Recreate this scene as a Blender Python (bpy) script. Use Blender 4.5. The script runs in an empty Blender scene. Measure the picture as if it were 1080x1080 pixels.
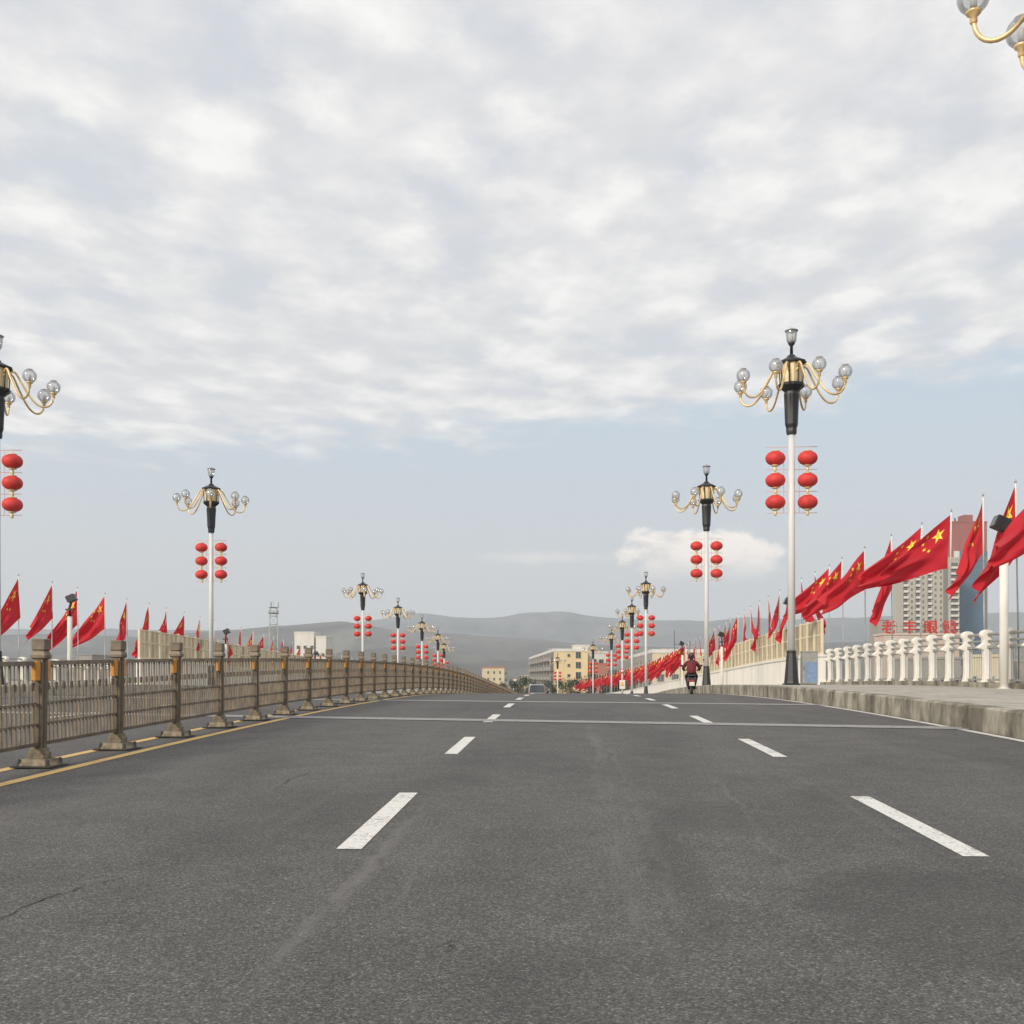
import bpy, bmesh, math, random
from mathutils import Vector, Matrix
R = math.radians
PI = math.pi
random.seed(7)
scene = bpy.context.scene
COL = scene.collection

# ------------------------------------------------------------------ camera
F = 1100.0                 # focal length in photo pixels (1080 px wide)
PSI = math.atan(56/F)      # camera is turned a little to the left of the road axis
EYE = 1.285
HOR = 712.0
cam_d = bpy.data.cameras.new('camera')
cam = bpy.data.objects.new('camera', cam_d); COL.objects.link(cam)
cam.location = (0, 0, EYE)
cam.rotation_euler = (R(90), 0, PSI)
cam_d.sensor_width = 36; cam_d.lens = 36*F/1080
cam_d.shift_y = (HOR-540)/1080
cam_d.clip_start = .05; cam_d.clip_end = 40000
scene.camera = cam

# ------------------------------------------------------------------ light
SUN_AZ_DIR = Vector((-.60, -.80, 0)).normalized()
SUN_EL = R(27)
sd = Vector((SUN_AZ_DIR.x*math.cos(SUN_EL), SUN_AZ_DIR.y*math.cos(SUN_EL), math.sin(SUN_EL)))
sun_d = bpy.data.lights.new('sun', 'SUN'); sun = bpy.data.objects.new('sun', sun_d); COL.objects.link(sun)
sun_d.energy = 3.0; sun_d.angle = R(12); sun_d.color = (1, .90, .76)
sun.rotation_euler = sd.to_track_quat('Z', 'Y').to_euler(); sun.location = (-60, -60, 80)

scene.view_settings.view_transform = 'Standard'
scene.view_settings.look = 'None'
scene.view_settings.exposure = .24
scene.view_settings.gamma = 1
scene.render.engine = 'CYCLES'
cy = scene.cycles
cy.use_denoising = True
cy.max_bounces = 6; cy.transparent_max_bounces = 16; cy.volume_bounces = 1
cy.sample_clamp_indirect = 5

class NT:
    """small node-tree helper"""
    def __init__(s, nt): s.nt = nt; nt.nodes.clear()
    def n(s, typ, props=None, **ins):
        nd = s.nt.nodes.new(typ)
        for k, v in (props or {}).items(): setattr(nd, k, v)
        for k, v in ins.items(): s.set(nd, k, v)
        return nd
    def set(s, nd, k, v):
        key = int(k[1:]) if (k[0] == 'i' and k[1:].isdigit()) else k.replace('_', ' ')
        sock = nd.inputs[key]
        if isinstance(v, tuple) and len(v) == 2 and hasattr(v[0], 'outputs'): s.nt.links.new(v[0].outputs[v[1]], sock)
        elif hasattr(v, 'outputs'): s.nt.links.new(v.outputs[0], sock)
        else: sock.default_value = v
    def math(s, op, a, b=0.0, clamp=False, c=None):
        nd = s.nt.nodes.new('ShaderNodeMath'); nd.operation = op; nd.use_clamp = clamp
        s.set(nd, 'i0', a); s.set(nd, 'i1', b)
        if c is not None: s.set(nd, 'i2', c)
        return nd
    def ramp(s, fac, stops):
        nd = s.nt.nodes.new('ShaderNodeValToRGB'); s.set(nd, 'i0', fac)
        el = nd.color_ramp.elements
        while len(el) > 1: el.remove(el[-1])
        el[0].position = stops[0][0]; el[0].color = c4(stops[0][1])
        for p, c in stops[1:]:
            e = el.new(p); e.color = c4(c)
        return nd
    def mix(s, fac, a, b, blend='MIX'):
        nd = s.nt.nodes.new('ShaderNodeMix'); nd.data_type = 'RGBA'; nd.blend_type = blend
        s.set(nd, 'i0', fac); s.set(nd, 'i6', c4(a) if isinstance(a, tuple) and not hasattr(a[0], 'outputs') else a)
        s.set(nd, 'i7', c4(b) if isinstance(b, tuple) and not hasattr(b[0], 'outputs') else b)
        return (nd, 2)
    def smooth(s, x, a, b):
        nd = s.nt.nodes.new('ShaderNodeMapRange'); nd.interpolation_type = 'SMOOTHSTEP'
        s.set(nd, 'i0', x); nd.inputs[1].default_value = a; nd.inputs[2].default_value = b
        return nd
def c4(c):
    if isinstance(c, (int, float)): return (c, c, c, 1)
    return tuple(c) + (1,) if len(c) == 3 else tuple(c)

# ------------------------------------------------------------------ sky
world = bpy.data.worlds.new('World'); scene.world = world; world.use_nodes = True
w = NT(world.node_tree)
sky = w.n('ShaderNodeTexSky', dict(sky_type='NISHITA', sun_disc=False, sun_elevation=SUN_EL,
          sun_rotation=math.atan2(sd.x, sd.y) % (2*PI), altitude=1500, air_density=1.0, dust_density=2.0, ozone_density=2.0))
tc = w.n('ShaderNodeTexCoord')
sep = w.n('ShaderNodeSeparateXYZ', i0=(tc, 0))
zz = w.math('MAXIMUM', (sep, 2), .02)
px = w.math('DIVIDE', (sep, 0), w.math('ADD', zz, .03)); py = w.math('DIVIDE', (sep, 1), w.math('ADD', zz, .03))
pv = w.n('ShaderNodeCombineXYZ', i0=px, i1=py, i2=0.0)
rot = w.n('ShaderNodeMapping', Vector=pv, Rotation=(0, 0, R(-20)), Scale=(1.22, .96, 1))
warp = w.n('ShaderNodeTexNoise', Vector=rot, Scale=5.0, Detail=5.0, Roughness=.6)
rotw = (w.n('ShaderNodeVectorMath', dict(operation='ADD'), i0=rot, i1=(w.n('ShaderNodeVectorMath', dict(operation='SCALE'), i0=(warp, 1), Scale=.22), 0)), 0)
vor = w.n('ShaderNodeTexVoronoi', dict(feature='SMOOTH_F1'), Vector=rotw, Scale=4.2, Smoothness=.75)
puff = w.smooth((vor, 0), .62, .12)
n1 = w.n('ShaderNodeTexNoise', Vector=rot, Scale=3.4, Detail=9.0, Roughness=.56, Distortion=.1)      # cloud cells
n2 = w.n('ShaderNodeTexNoise', Vector=rot, Scale=.55, Detail=3.0, Roughness=.5)                       # big patches
n3 = w.n('ShaderNodeTexNoise', Vector=w.n('ShaderNodeMapping', Vector=rot, Scale=(1, 1, 1), Location=(3, 7, 0)), Scale=7.5, Detail=8.0, Roughness=.55)
# cover: clouds overhead, clear band low down with a ragged edge
edge = w.math('ADD', (sep, 2), w.math('MULTIPLY', w.math('SUBTRACT', (n1, 0), .5), .09))
edge = w.math('SUBTRACT', edge, w.math('MULTIPLY', w.math('ADD', (sep, 0), .1), .085))
cover = w.smooth(edge, .206, .248)
dens = w.math('ADD', w.math('ADD', w.math('MULTIPLY', (n1, 0), .52), w.math('MULTIPLY', (n2, 0), .38)), w.math('MULTIPLY', puff, .11))
holes = w.smooth(dens, .35, .49)
alto = w.math('MULTIPLY', cover, w.math('ADD', w.math('MULTIPLY', holes, .36), .62))
# low cumulus bank above the hills to the right of the road
hn = w.n('ShaderNodeTexNoise', Vector=w.n('ShaderNodeMapping', Vector=(tc, 0), Scale=(1, 1, 2.2)), Scale=14.0, Detail=8.0, Roughness=.6)
az = w.math('DIVIDE', (sep, 0), (sep, 1))
dx = w.math('DIVIDE', w.math('SUBTRACT', az, .122), .078)
dz = w.math('DIVIDE', w.math('SUBTRACT', (sep, 2), .108), .028)
rr = w.math('SQRT', w.math('ADD', w.math('MULTIPLY', dx, dx), w.math('MULTIPLY', dz, dz)))
cu = w.smooth(w.math('SUBTRACT', w.math('MULTIPLY', w.math('SUBTRACT', (hn, 0), .5), 2.6), w.math('SUBTRACT', rr, .98)), -.05, .30)
dx2 = w.math('DIVIDE', w.math('SUBTRACT', az, .01), .12)
dz2 = w.math('DIVIDE', w.math('SUBTRACT', (sep, 2), .112), .010)
rr2 = w.math('SQRT', w.math('ADD', w.math('MULTIPLY', dx2, dx2), w.math('MULTIPLY', dz2, dz2)))
cu2 = w.smooth(w.math('SUBTRACT', w.math('MULTIPLY', w.math('SUBTRACT', (hn, 0), .5), 2.0), w.math('SUBTRACT', rr2, .8)), 0, .9)
front = w.math('GREATER_THAN', (sep, 1), 0)
cu = w.math('MULTIPLY', w.math('MAXIMUM', w.math('MULTIPLY', cu, w.smooth((sep, 2), .082, .112)), w.math('MULTIPLY', cu2, .45)), front)
WS = .10
cl_sh = w.math('ADD', w.math('ADD', w.math('MULTIPLY', (n3, 0), .42), w.math('MULTIPLY', (n1, 0), .40)), w.math('MULTIPLY', puff, .17))
cloudcol = w.ramp(cl_sh, [(.38, (.64/WS, .64/WS, .655/WS)), (.46, (.705/WS, .70/WS, .705/WS)), (.54, (.785/WS, .775/WS, .765/WS)), (.62, (.86/WS, .85/WS, .835/WS))])
clear = w.ramp((sep, 2), [(0, (.64/WS, .62/WS, .60/WS)), (.10, (.61/WS, .615/WS, .62/WS)), (.24, (.52/WS, .61/WS, .68/WS)), (.6, (.40/WS, .50/WS, .64/WS))])
skyc = w.mix(.88, (sky, 0), (clear, 0))
c1 = w.mix(alto, skyc, (cloudcol, 0))
c2 = w.mix(cu, c1, (w.ramp((hn, 0), [(.38, (.74/WS, .70/WS, .67/WS)), (.56, (1.08/WS, .98/WS, .89/WS))]), 0))
bg = w.n('ShaderNodeBackground', Color=c2, Strength=WS)
wo = w.n('ShaderNodeOutputWorld', Surface=bg)

# ------------------------------------------------------------------ road profile and placing
def E(y):
    """height of the road surface along the bridge (an arch)"""
    if y < -10: return -.375-.0576 + (y+10)*.049
    s0 = (HOR-671.4)/F
    k = .000576
    if y <= 65: d = k*y*y
    else: d = k*65*65 + 2*k*65*(y-65)
    e = s0*y - d
    if y > 225:
        e0 = s0*225 - (k*65*65 + 2*k*65*160)
        t = min((y-225)/60, 1)
        e = e0 - .0378*60*(t - t*t/2)
    return e
def XO(y):
    """beyond the crest the road bends gently to the left"""
    if y < 140: return 0
    c = .00122
    if y < 240: return -c*(y-140)**2
    return -c*1e4 - 2*c*100*(y-240)
def W3(x, zc, py_=None, z=None):
    """world point of photo column x (and row py_) at depth zc along the view"""
    xc = (x-540)/F*zc
    X = math.cos(PSI)*xc - math.sin(PSI)*zc
    Y = math.sin(PSI)*xc + math.cos(PSI)*zc
    if py_ is not None: z = EYE + (HOR-py_)/F*zc
    return Vector((X, Y, z if z is not None else 0))
GZ = -8.6

# ------------------------------------------------------------------ materials
MATS = {}
def mat(name, col, rough=.6, metal=0, var=.12, scale=6, bump=0, spec=.4, extra=None, detail=5, emis=None, streak=False):
    if name in MATS: return MATS[name]
    m = bpy.data.materials.new(name); m.use_nodes = True; t = NT(m.node_tree)
    tcn = t.n('ShaderNodeTexCoord')
    mp = t.n('ShaderNodeMapping', Vector=(tcn, 3), Scale=(1, 1, .18) if streak else (1, 1, 1))
    nz = t.n('ShaderNodeTexNoise', Vector=mp, Scale=float(scale), Detail=float(detail), Roughness=.62)
    lo = tuple(c*(1-var*1.6) for c in col); hi = tuple(min(1, c*(1+var)) for c in col)
    rp = t.ramp((nz, 0), [(.3, lo), (.68, hi)])
    b = t.n('ShaderNodeBsdfPrincipled', Base_Color=rp, Roughness=rough, Metallic=float(metal))
    b.inputs['Specular IOR Level'].default_value = spec
    if bump:
        bp = t.n('ShaderNodeBump', Strength=float(bump), Distance=.01, Height=(nz, 0)); t.set(b, 'Normal', bp)
    t.n('ShaderNodeOutputMaterial', Surface=b)
    MATS[name] = m
    return m

def asphalt():
    m = bpy.data.materials.new('asphalt'); m.use_nodes = True; t = NT(m.node_tree)
    g = t.n('ShaderNodeNewGeometry'); P = (g, 0)
    s = t.n('ShaderNodeSeparateXYZ', i0=P)
    vor = t.n('ShaderNodeTexVoronoi', Vector=P, Scale=115.0)
    vcol = t.n('ShaderNodeSeparateColor', i0=(vor, 1))
    fine = t.n('ShaderNodeTexNoise', Vector=P, Scale=48.0, Detail=6.0, Roughness=.85)
    mid = t.n('ShaderNodeTexNoise', Vector=P, Scale=2.1, Detail=6.0, Roughness=.6)
    big = t.n('ShaderNodeTexNoise', Vector=t.n('ShaderNodeMapping', Vector=P, Scale=(1, .35, 1)), Scale=.55, Detail=4.0, Roughness=.55)
    stones = t.ramp((vcol, 0), [(0, .58), (.6, .96), (.9, 1.3), (1, 2.1)])
    base = t.mix(1.0, t.ramp((fine, 0), [(.33, (.052, .0505, .049)), (.67, (.158, .1535, .147))]), (stones, 0), 'MULTIPLY')
    base = t.mix(1.0, base, t.ramp((mid, 0), [(.3, .86), (.7, 1.12)]), 'MULTIPLY')
    base = t.mix(1.0, base, t.ramp((big, 0), [(.33, .80), (.52, 1.02), (.7, 1.10)]), 'MULTIPLY')
    # pale worn streaks left by wheels, each a soft line along the road
    def streak(x0, slope, wd, y0, y1, a, seed):
        wob = t.math('MULTIPLY', t.math('SUBTRACT', (mid, 0), .5), .35)
        xx = t.math('SUBTRACT', t.math('SUBTRACT', (s, 0), x0), t.math('MULTIPLY', (s, 1), slope))
        xx = t.math('ADD', xx, wob)
        e = t.math('SUBTRACT', 1.0, t.math('DIVIDE', t.math('ABSOLUTE', xx), wd), True)
        rng = t.math('MULTIPLY', t.smooth((s, 1), y0, y0+1.0), t.math('SUBTRACT', 1.0, t.smooth((s, 1), y1-3, y1)))
        nn = t.n('ShaderNodeTexNoise', Vector=t.n('ShaderNodeMapping', Vector=P, Location=(seed, 0, 0), Scale=(3, .22, 1)), Scale=2.4, Detail=7.0, Roughness=.65)
        e = t.math('MULTIPLY', t.math('MULTIPLY', e, rng), t.smooth((nn, 0), .36, .66))
        return t.math('MULTIPLY', e, a)
    for arg in [(.30, .006, .13, 3.6, 19, .6, 1), (.52, .004, .05, 3.6, 15, .4, 2), (-1.22, .018, .07, 3.3, 9.5, .75, 4), (-1.0, .03, .04, 4.3, 8, .4, 5), (1.02, .04, .03, 5, 12, .55, 9), (2.05, .02, .06, 5, 13, .35, 19), (-2.0, 0, .35, 6, 30, .2, 14), (1.9, 0, .4, 9, 34, .2, 20), (4.3, 0, .5, 8, 34, .2, 30), (-4.0, 0, .4, 6, 34, .2, 40)]:
        base = t.mix(streak(*arg), base, (.175, .168, .158))
    def dark(x0, y0, rx, ry, a):
        ex = t.math('DIVIDE', t.math('SUBTRACT', (s, 0), x0), rx); ey = t.math('DIVIDE', t.math('SUBTRACT', (s, 1), y0), ry)
        d = t.math('SQRT', t.math('ADD', t.math('MULTIPLY', ex, ex), t.math('MULTIPLY', ey, ey)))
        d = t.math('ADD', d, t.math('MULTIPLY', t.math('SUBTRACT', (mid, 0), .5), 1.6))
        return t.math('MULTIPLY', t.math('SUBTRACT', 1.0, t.smooth(d, .45, 1.1)), a)
    for arg in [(1.75, 5.1, .75, 1.1, .38), (.62, 6.0, .2, 1.6, .35), (1.05, 7.6, .5, .9, .25), (.0, 3.9, .45, .5, .2), (-1.2, 9.5, .5, 1.0, .15)]:
        base = t.mix(dark(*arg), base, (.05, .048, .046))
    hgt = t.math('ADD', t.math('MULTIPLY', (vor, 0), -.8), (fine, 0))
    bp = t.n('ShaderNodeBump', Strength=.55, Distance=.005, Height=hgt)
    b = t.n('ShaderNodeBsdfPrincipled', Base_Color=base, Roughness=.82, Normal=bp)
    b.inputs['Specular IOR Level'].default_value = .35
    t.n('ShaderNodeOutputMaterial', Surface=b)
    return m

def paint(name, col, wear=.5):
    m = bpy.data.materials.new(name); m.use_nodes = True; t = NT(m.node_tree)
    g = t.n('ShaderNodeNewGeometry'); P = (g, 0)
    a = t.n('ShaderNodeTexNoise', Vector=P, Scale=30.0, Detail=8.0, Roughness=.75)
    b2 = t.n('ShaderNodeTexNoise', Vector=P, Scale=3.0, Detail=4.0)
    worn = t.smooth(t.math('ADD', (a, 0), t.math('MULTIPLY', (b2, 0), .40)), .80-wear*.14, .98-wear*.12)
    c = t.mix(t.math('MULTIPLY', worn, .8), t.mix((b2, 0), tuple(x*.86 for x in col), tuple(min(1, x*1.07) for x in col)), (.16, .155, .145))
    bs = t.n('ShaderNodeBsdfPrincipled', Base_Color=c, Roughness=.7, Normal=t.n('ShaderNodeBump', Strength=.4, Distance=.004, Height=(a, 0)))
    t.n('ShaderNodeOutputMaterial', Surface=bs)
    MATS[name] = m
    return m

def kerbmat():
    m = bpy.data.materials.new('kerb_concrete'); m.use_nodes = True; t = NT(m.node_tree)
    g = t.n('ShaderNodeNewGeometry'); P = (g, 0)
    a = t.n('ShaderNodeTexNoise', Vector=t.n('ShaderNodeMapping', Vector=P, Scale=(1, 1, .45)), Scale=1.9, Detail=8.0, Roughness=.65)
    b2 = t.n('ShaderNodeTexNoise', Vector=P, Scale=1.2, Detail=5.0, Roughness=.6)
    f = t.n('ShaderNodeTexNoise', Vector=P, Scale=60.0, Detail=3.0)
    c = t.mix((a, 0), (.15, .135, .105), (.46, .43, .36))
    c = (t.ramp((a, 0), [(.36, (.10, .088, .065)), (.46, (.22, .20, .155)), (.60, (.42, .39, .32))]), 0)
    c = t.mix(t.smooth((b2, 0), .5, .72), c, (.17, .155, .12))
    c = t.mix(1.0, c, t.ramp((f, 0), [(.3, .85), (.7, 1.1)]), 'MULTIPLY')
    bs = t.n('ShaderNodeBsdfPrincipled', Base_Color=c, Roughness=.85, Normal=t.n('ShaderNodeBump', Strength=.5, Distance=.01, Height=(f, 0)))
    t.n('ShaderNodeOutputMaterial', Surface=bs)
    return m

def pavemat():
    m = bpy.data.materials.new('pavement_slabs'); m.use_nodes = True; t = NT(m.node_tree)
    g = t.n('ShaderNodeNewGeometry'); P = (g, 0)
    br = t.n('ShaderNodeTexBrick', Vector=P, Scale=1.0, Color1=(.42, .395, .335, 1), Color2=(.37, .345, .295, 1), Mortar=(.2, .19, .16, 1))
    br.inputs['Mortar Size'].default_value = .012; br.inputs['Brick Width'].default_value = .8; br.inputs['Row Height'].default_value = .4
    b2 = t.n('ShaderNodeTexNoise', Vector=P, Scale=1.7, Detail=6.0, Roughness=.65)
    c = t.mix(1.0, (br, 0), t.ramp((b2, 0), [(.32, .74), (.66, 1.18)]), 'MULTIPLY')
    bs = t.n('ShaderNodeBsdfPrincipled', Base_Color=c, Roughness=.85)
    t.n('ShaderNodeOutputMaterial', Surface=bs)
    return m

def clothmat():
    m = bpy.data.materials.new('flag_cloth'); m.use_nodes = True; t = NT(m.node_tree)
    oi = t.n('ShaderNodeObjectInfo')
    tcn = t.n('ShaderNodeTexCoord')
    wv = t.n('ShaderNodeTexNoise', Vector=(tcn, 3), Scale=3.0, Detail=3.0)
    c = t.mix((wv, 0), (.60, .022, .034), (.72, .035, .050))
    c = t.mix(t.math('MULTIPLY', (oi, 5), .35), c, (.44, .014, .034))
    d = t.n('ShaderNodeBsdfPrincipled', Base_Color=c, Roughness=.6)
    d.inputs['Specular IOR Level'].default_value = .25
    d.inputs['Sheen Weight'].default_value = .15
    tr = t.n('ShaderNodeBsdfTranslucent', Color=c)
    mx = t.n('ShaderNodeMixShader', i0=.38, i1=d, i2=tr)
    t.n('ShaderNodeOutputMaterial', Surface=mx)
    return m

def globemat():
    m = bpy.data.materials.new('globe_glass'); m.use_nodes = True; t = NT(m.node_tree)
    lw = t.n('ShaderNodeLayerWeight', Blend=.35)
    gl = t.n('ShaderNodeBsdfGlossy', Color=(.95, .95, .95, 1), Roughness=.04)
    tr = t.n('ShaderNodeBsdfTransparent', Color=(.93, .94, .95, 1))
    di = t.n('ShaderNodeBsdfDiffuse', Color=(.75, .76, .78, 1))
    a = t.n('ShaderNodeMixShader', i0=.20, i1=tr, i2=di)
    b = t.n('ShaderNodeMixShader', i0=t.math('ADD', t.math('MULTIPLY', (lw, 0), .70), .10, True), i1=a, i2=gl)
    t.n('ShaderNodeOutputMaterial', Surface=b)
    return m

def leafmat():
    m = bpy.data.materials.new('foliage'); m.use_nodes = True; t = NT(m.node_tree)
    tcn = t.n('ShaderNodeTexCoord')
    nz = t.n('ShaderNodeTexNoise', Vector=(tcn, 3), Scale=1.2, Detail=4.0)
    c = t.mix((nz, 0), (.022, .036, .022), (.062, .08, .04))
    d = t.n('ShaderNodeBsdfPrincipled', Base_Color=c, Roughness=.7)
    t.n('ShaderNodeOutputMaterial', Surface=d)
    return m

def hillmat(name, a, b):
    m = bpy.data.materials.new(name); m.use_nodes = True; t = NT(m.node_tree)
    g = t.n('ShaderNodeNewGeometry')
    nz = t.n('ShaderNodeTexNoise', Vector=t.n('ShaderNodeMapping', Vector=(g, 0), Scale=(.0028, .0028, .012)), Scale=1.0, Detail=9.0, Roughness=.6, Distortion=.6)
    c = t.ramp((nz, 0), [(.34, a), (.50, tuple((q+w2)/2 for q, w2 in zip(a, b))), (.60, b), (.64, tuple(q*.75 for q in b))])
    d = t.n('ShaderNodeBsdfPrincipled', Base_Color=c, Roughness=.95)
    t.n('ShaderNodeOutputMaterial', Surface=d)
    return m

M_ASPH = asphalt(); M_KERB = kerbmat(); M_PAVE = pavemat(); M_FLAG = clothmat(); M_GLOBE = globemat(); M_LEAF = leafmat()
M_WPAINT = paint('white_road_paint', (.74, .73, .69), .85); M_YPAINT = paint('yellow_road_paint', (.68, .46, .17), .3)
M_JOINT = mat('joint_concrete', (.30, .295, .285), .85, var=.18, scale=8)
M_CRACK = mat('crack_tar', (.045, .043, .04), .9)
M_FENCE = mat('taupe_metal', (.205, .162, .114), .55, .0, var=.3, scale=5, spec=.45)
M_FENCE_D = mat('taupe_metal_dark', (.13, .105, .075), .55, var=.2, scale=5)
M_FBASE = mat('dusty_base', (.225, .185, .125), .8, var=.4, scale=9)
M_RUBBER = mat('rubber', (.05, .047, .042), .9, var=.2)
M_AMBER = mat('amber_reflector', (.62, .27, .05), .35, var=.15, spec=.6)
M_BLACK = mat('black_iron', (.022, .024, .027), .45, .0, var=.2, scale=6, spec=.5)
M_GOLD = mat('gold_metal', (.80, .58, .28), .4, .3, var=.15, scale=9, spec=.6)
M_CREAMG = mat('cream_gold', (.74, .60, .36), .5, .1, var=.12)
M_POLE = mat('white_pole_paint', (.66, .67, .66), .45, var=.06, scale=3, streak=True)
M_WHITE = mat('white_paint', (.78, .76, .71), .6, var=.10, scale=4, streak=True)
M_MARBLE = mat('white_stone', (.82, .79, .72), .6, var=.10, scale=5, streak=True)
M_WALL = mat('white_render', (.80, .77, .70), .8, var=.08, scale=1.5, streak=True)
M_CREAM = mat('cream_frame', (.72, .64, .47), .6, var=.10)
M_TAN = mat('tan_panel', (.44, .36, .24), .7, var=.18, scale=3, streak=True)
M_TANL = mat('pale_panel', (.60, .53, .38), .7, var=.18, scale=3, streak=True)
M_GREYB = mat('grey_steel', (.36, .36, .34), .5, .3, var=.12)
M_DGREY = mat('dark_grey', (.10, .10, .10), .6, var=.15)
M_REDL = mat('lantern_red', (.62, .045, .040), .6, var=.16, scale=4)
M_REDF = mat('lantern_frame_red', (.72, .42, .38), .6, var=.1)
M_YEL = mat('star_yellow', (.95, .66, .07), .6, var=.05)
M_FPOLE = mat('flag_pole_grey', (.36, .37, .37), .4, .3, var=.08)
M_SIGNR = mat('sign_red', (.55, .05, .04), .5, var=.08)
M_GLASS = mat('window_glass', (.045, .055, .065), .12, 0, var=.35, scale=.6, spec=.9)
M_BLUEB = mat('blue_board', (.20, .30, .46), .5, var=.12)
M_BARK = mat('bark', (.10, .08, .06), .9, var=.2)

# ------------------------------------------------------------------ mesh builder
class MB:
    def __init__(s): s.v = []; s.f = []; s.m = []; s.sm = []; s.mats = []
    def mi(s, m):
        if m not in s.mats: s.mats.append(m)
        return s.mats.index(m)
    def add(s, vs, fs, m, smooth=False, T=None):
        o = len(s.v); k = s.mi(m)
        for p in vs:
            p = Vector(p)
            s.v.append(tuple(T @ p) if T is not None else tuple(p))
        for f in fs: s.f.append([i+o for i in f]); s.m.append(k); s.sm.append(smooth)
        return s
    def box(s, lo, hi, m, T=None, taper=1.0):
        x0, y0, z0 = lo; x1, y1, z1 = hi
        cx, cy_ = (x0+x1)/2, (y0+y1)/2
        def q(x, y, z):
            if z == z1 and taper != 1: x = cx+(x-cx)*taper; y = cy_+(y-cy_)*taper
            return (x, y, z)
        vs = [q(x0, y0, z0), q(x1, y0, z0), q(x1, y1, z0), q(x0, y1, z0), q(x0, y0, z1), q(x1, y0, z1), q(x1, y1, z1), q(x0, y1, z1)]
        fs = [(3, 2, 1, 0), (4, 5, 6, 7), (0, 1, 5, 4), (1, 2, 6, 5), (2, 3, 7, 6), (3, 0, 4, 7)]
        return s.add(vs, fs, m, False, T)
    def lathe(s, prof, m, n=16, c=(0, 0), smooth=True, ph=0, T=None, sq=None):
        vs = []; fs = []
        for r, z in prof:
            for i in range(n):
                a = 2*PI*i/n+ph
                rr_ = r/math.cos(PI/n) if not smooth else r
                vs.append((c[0]+rr_*math.cos(a), c[1]+rr_*math.sin(a), z))
        for j in range(len(prof)-1):
            for i in range(n):
                k = (i+1) % n
                fs.append((j*n+i, j*n+k, (j+1)*n+k, (j+1)*n+i))
        fs.append(tuple(range(n-1, -1, -1))); L = (len(prof)-1)*n; fs.append(tuple(range(L, L+n)))
        return s.add(vs, fs, m, smooth, T)
    def tube(s, pts, r, m, n=8, T=None, r2=None):
        pts = [Vector(p) for p in pts]; vs = []; fs = []
        N = len(pts)
        for i, p in enumerate(pts):
            d = (pts[min(i+1, N-1)]-pts[max(i-1, 0)]).normalized()
            up = Vector((0, 0, 1)) if abs(d.z) < .95 else Vector((1, 0, 0))
            a = d.cross(up).normalized(); b = a.cross(d)
            rad = r if r2 is None else r+(r2-r)*i/(N-1)
            for j in range(n):
                t = 2*PI*j/n
                vs.append(p+a*math.cos(t)*rad+b*math.sin(t)*rad)
        for i in range(N-1):
            for j in range(n):
                k = (j+1) % n
                fs.append((i*n+j, i*n+k, (i+1)*n+k, (i+1)*n+j))
        fs.append(tuple(range(n-1, -1, -1))); fs.append(tuple(range((N-1)*n, N*n)))
        return s.add(vs, fs, m, True, T)
    def prism(s, poly, axis, a, b, m, T=None):
        """poly in the plane across axis ('x': (y,z), 'y': (x,z), 'z': (x,y)), extruded a..b"""
        def p3(q, t):
            if axis == 'x': return (t, q[0], q[1])
            if axis == 'y': return (q[0], t, q[1])
            return (q[0], q[1], t)
        n = len(poly)
        vs = [p3(q, a) for q in poly]+[p3(q, b) for q in poly]
        fs = [tuple(range(n)), tuple(range(2*n-1, n-1, -1))]+[(i, i+n, (i+1) % n+n, (i+1) % n) for i in range(n)]
        return s.add(vs, fs, m, False, T)
    def ball(s, c, rx, ry, rz, m, n=14, k=9, T=None):
        vs = []; fs = []
        for j in range(k+1):
            t = PI*j/k
            for i in range(n):
                a = 2*PI*i/n
                vs.append((c[0]+rx*math.sin(t)*math.cos(a), c[1]+ry*math.sin(t)*math.sin(a), c[2]-rz*math.cos(t)))
        for j in range(k):
            for i in range(n):
                q = (i+1) % n
                fs.append((j*n+i, j*n+q, (j+1)*n+q, (j+1)*n+i))
        return s.add(vs, fs, m, True, T)
    def mesh(s, name, fix=True):
        me = bpy.data.meshes.new(name)
        me.from_pydata(s.v, [], s.f)
        for m in s.mats: me.materials.append(m)
        me.polygons.foreach_set('material_index', s.m)
        me.polygons.foreach_set('use_smooth', s.sm)
        if fix:
            bm = bmesh.new(); bm.from_mesh(me)
            bmesh.ops.remove_doubles(bm, verts=bm.verts, dist=1e-5)
            bmesh.ops.recalc_face_normals(bm, faces=bm.faces)
            bm.to_mesh(me); bm.free()
        me.update()
        return me
    def build(s, name, parent=None, loc=(0, 0, 0), rot=(0, 0, 0), bevel=0, fix=True):
        o = bpy.data.objects.new(name, s.mesh(name, fix)); COL.objects.link(o)
        o.location = loc; o.rotation_euler = rot
        if parent: o.parent = parent
        if bevel:
            b = o.modifiers.new('bevel', 'BEVEL'); b.width = bevel; b.segments = 2; b.limit_method = 'ANGLE'; b.angle_limit = R(40)
        return o
def tag(o, label=None, cat=None, group=None, kind=None):
    if label: o['label'] = label
    if cat: o['category'] = cat
    if group: o['group'] = group
    if kind: o['kind'] = kind
    return o
def empty(name, loc, rz=0, label=None, cat=None, group=None):
    o = bpy.data.objects.new(name, None); COL.objects.link(o); o.location = loc; o.rotation_euler = (0, 0, rz)
    o.empty_display_size = .3
    return tag(o, label, cat, group)
KIDS = {}
def kids(o):
    return [c for c in COL.objects if c.parent == o]
def copy_tree(o, parent=None, cache=None):
    c = o.copy(); COL.objects.link(c); c.parent = parent
    ks = TREE.get(o.name)
    if ks is None: ks = [q.name for q in kids(o)]; TREE[o.name] = ks
    for k in ks: copy_tree(bpy.data.objects[k], c)
    return c
TREE = {}

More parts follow.
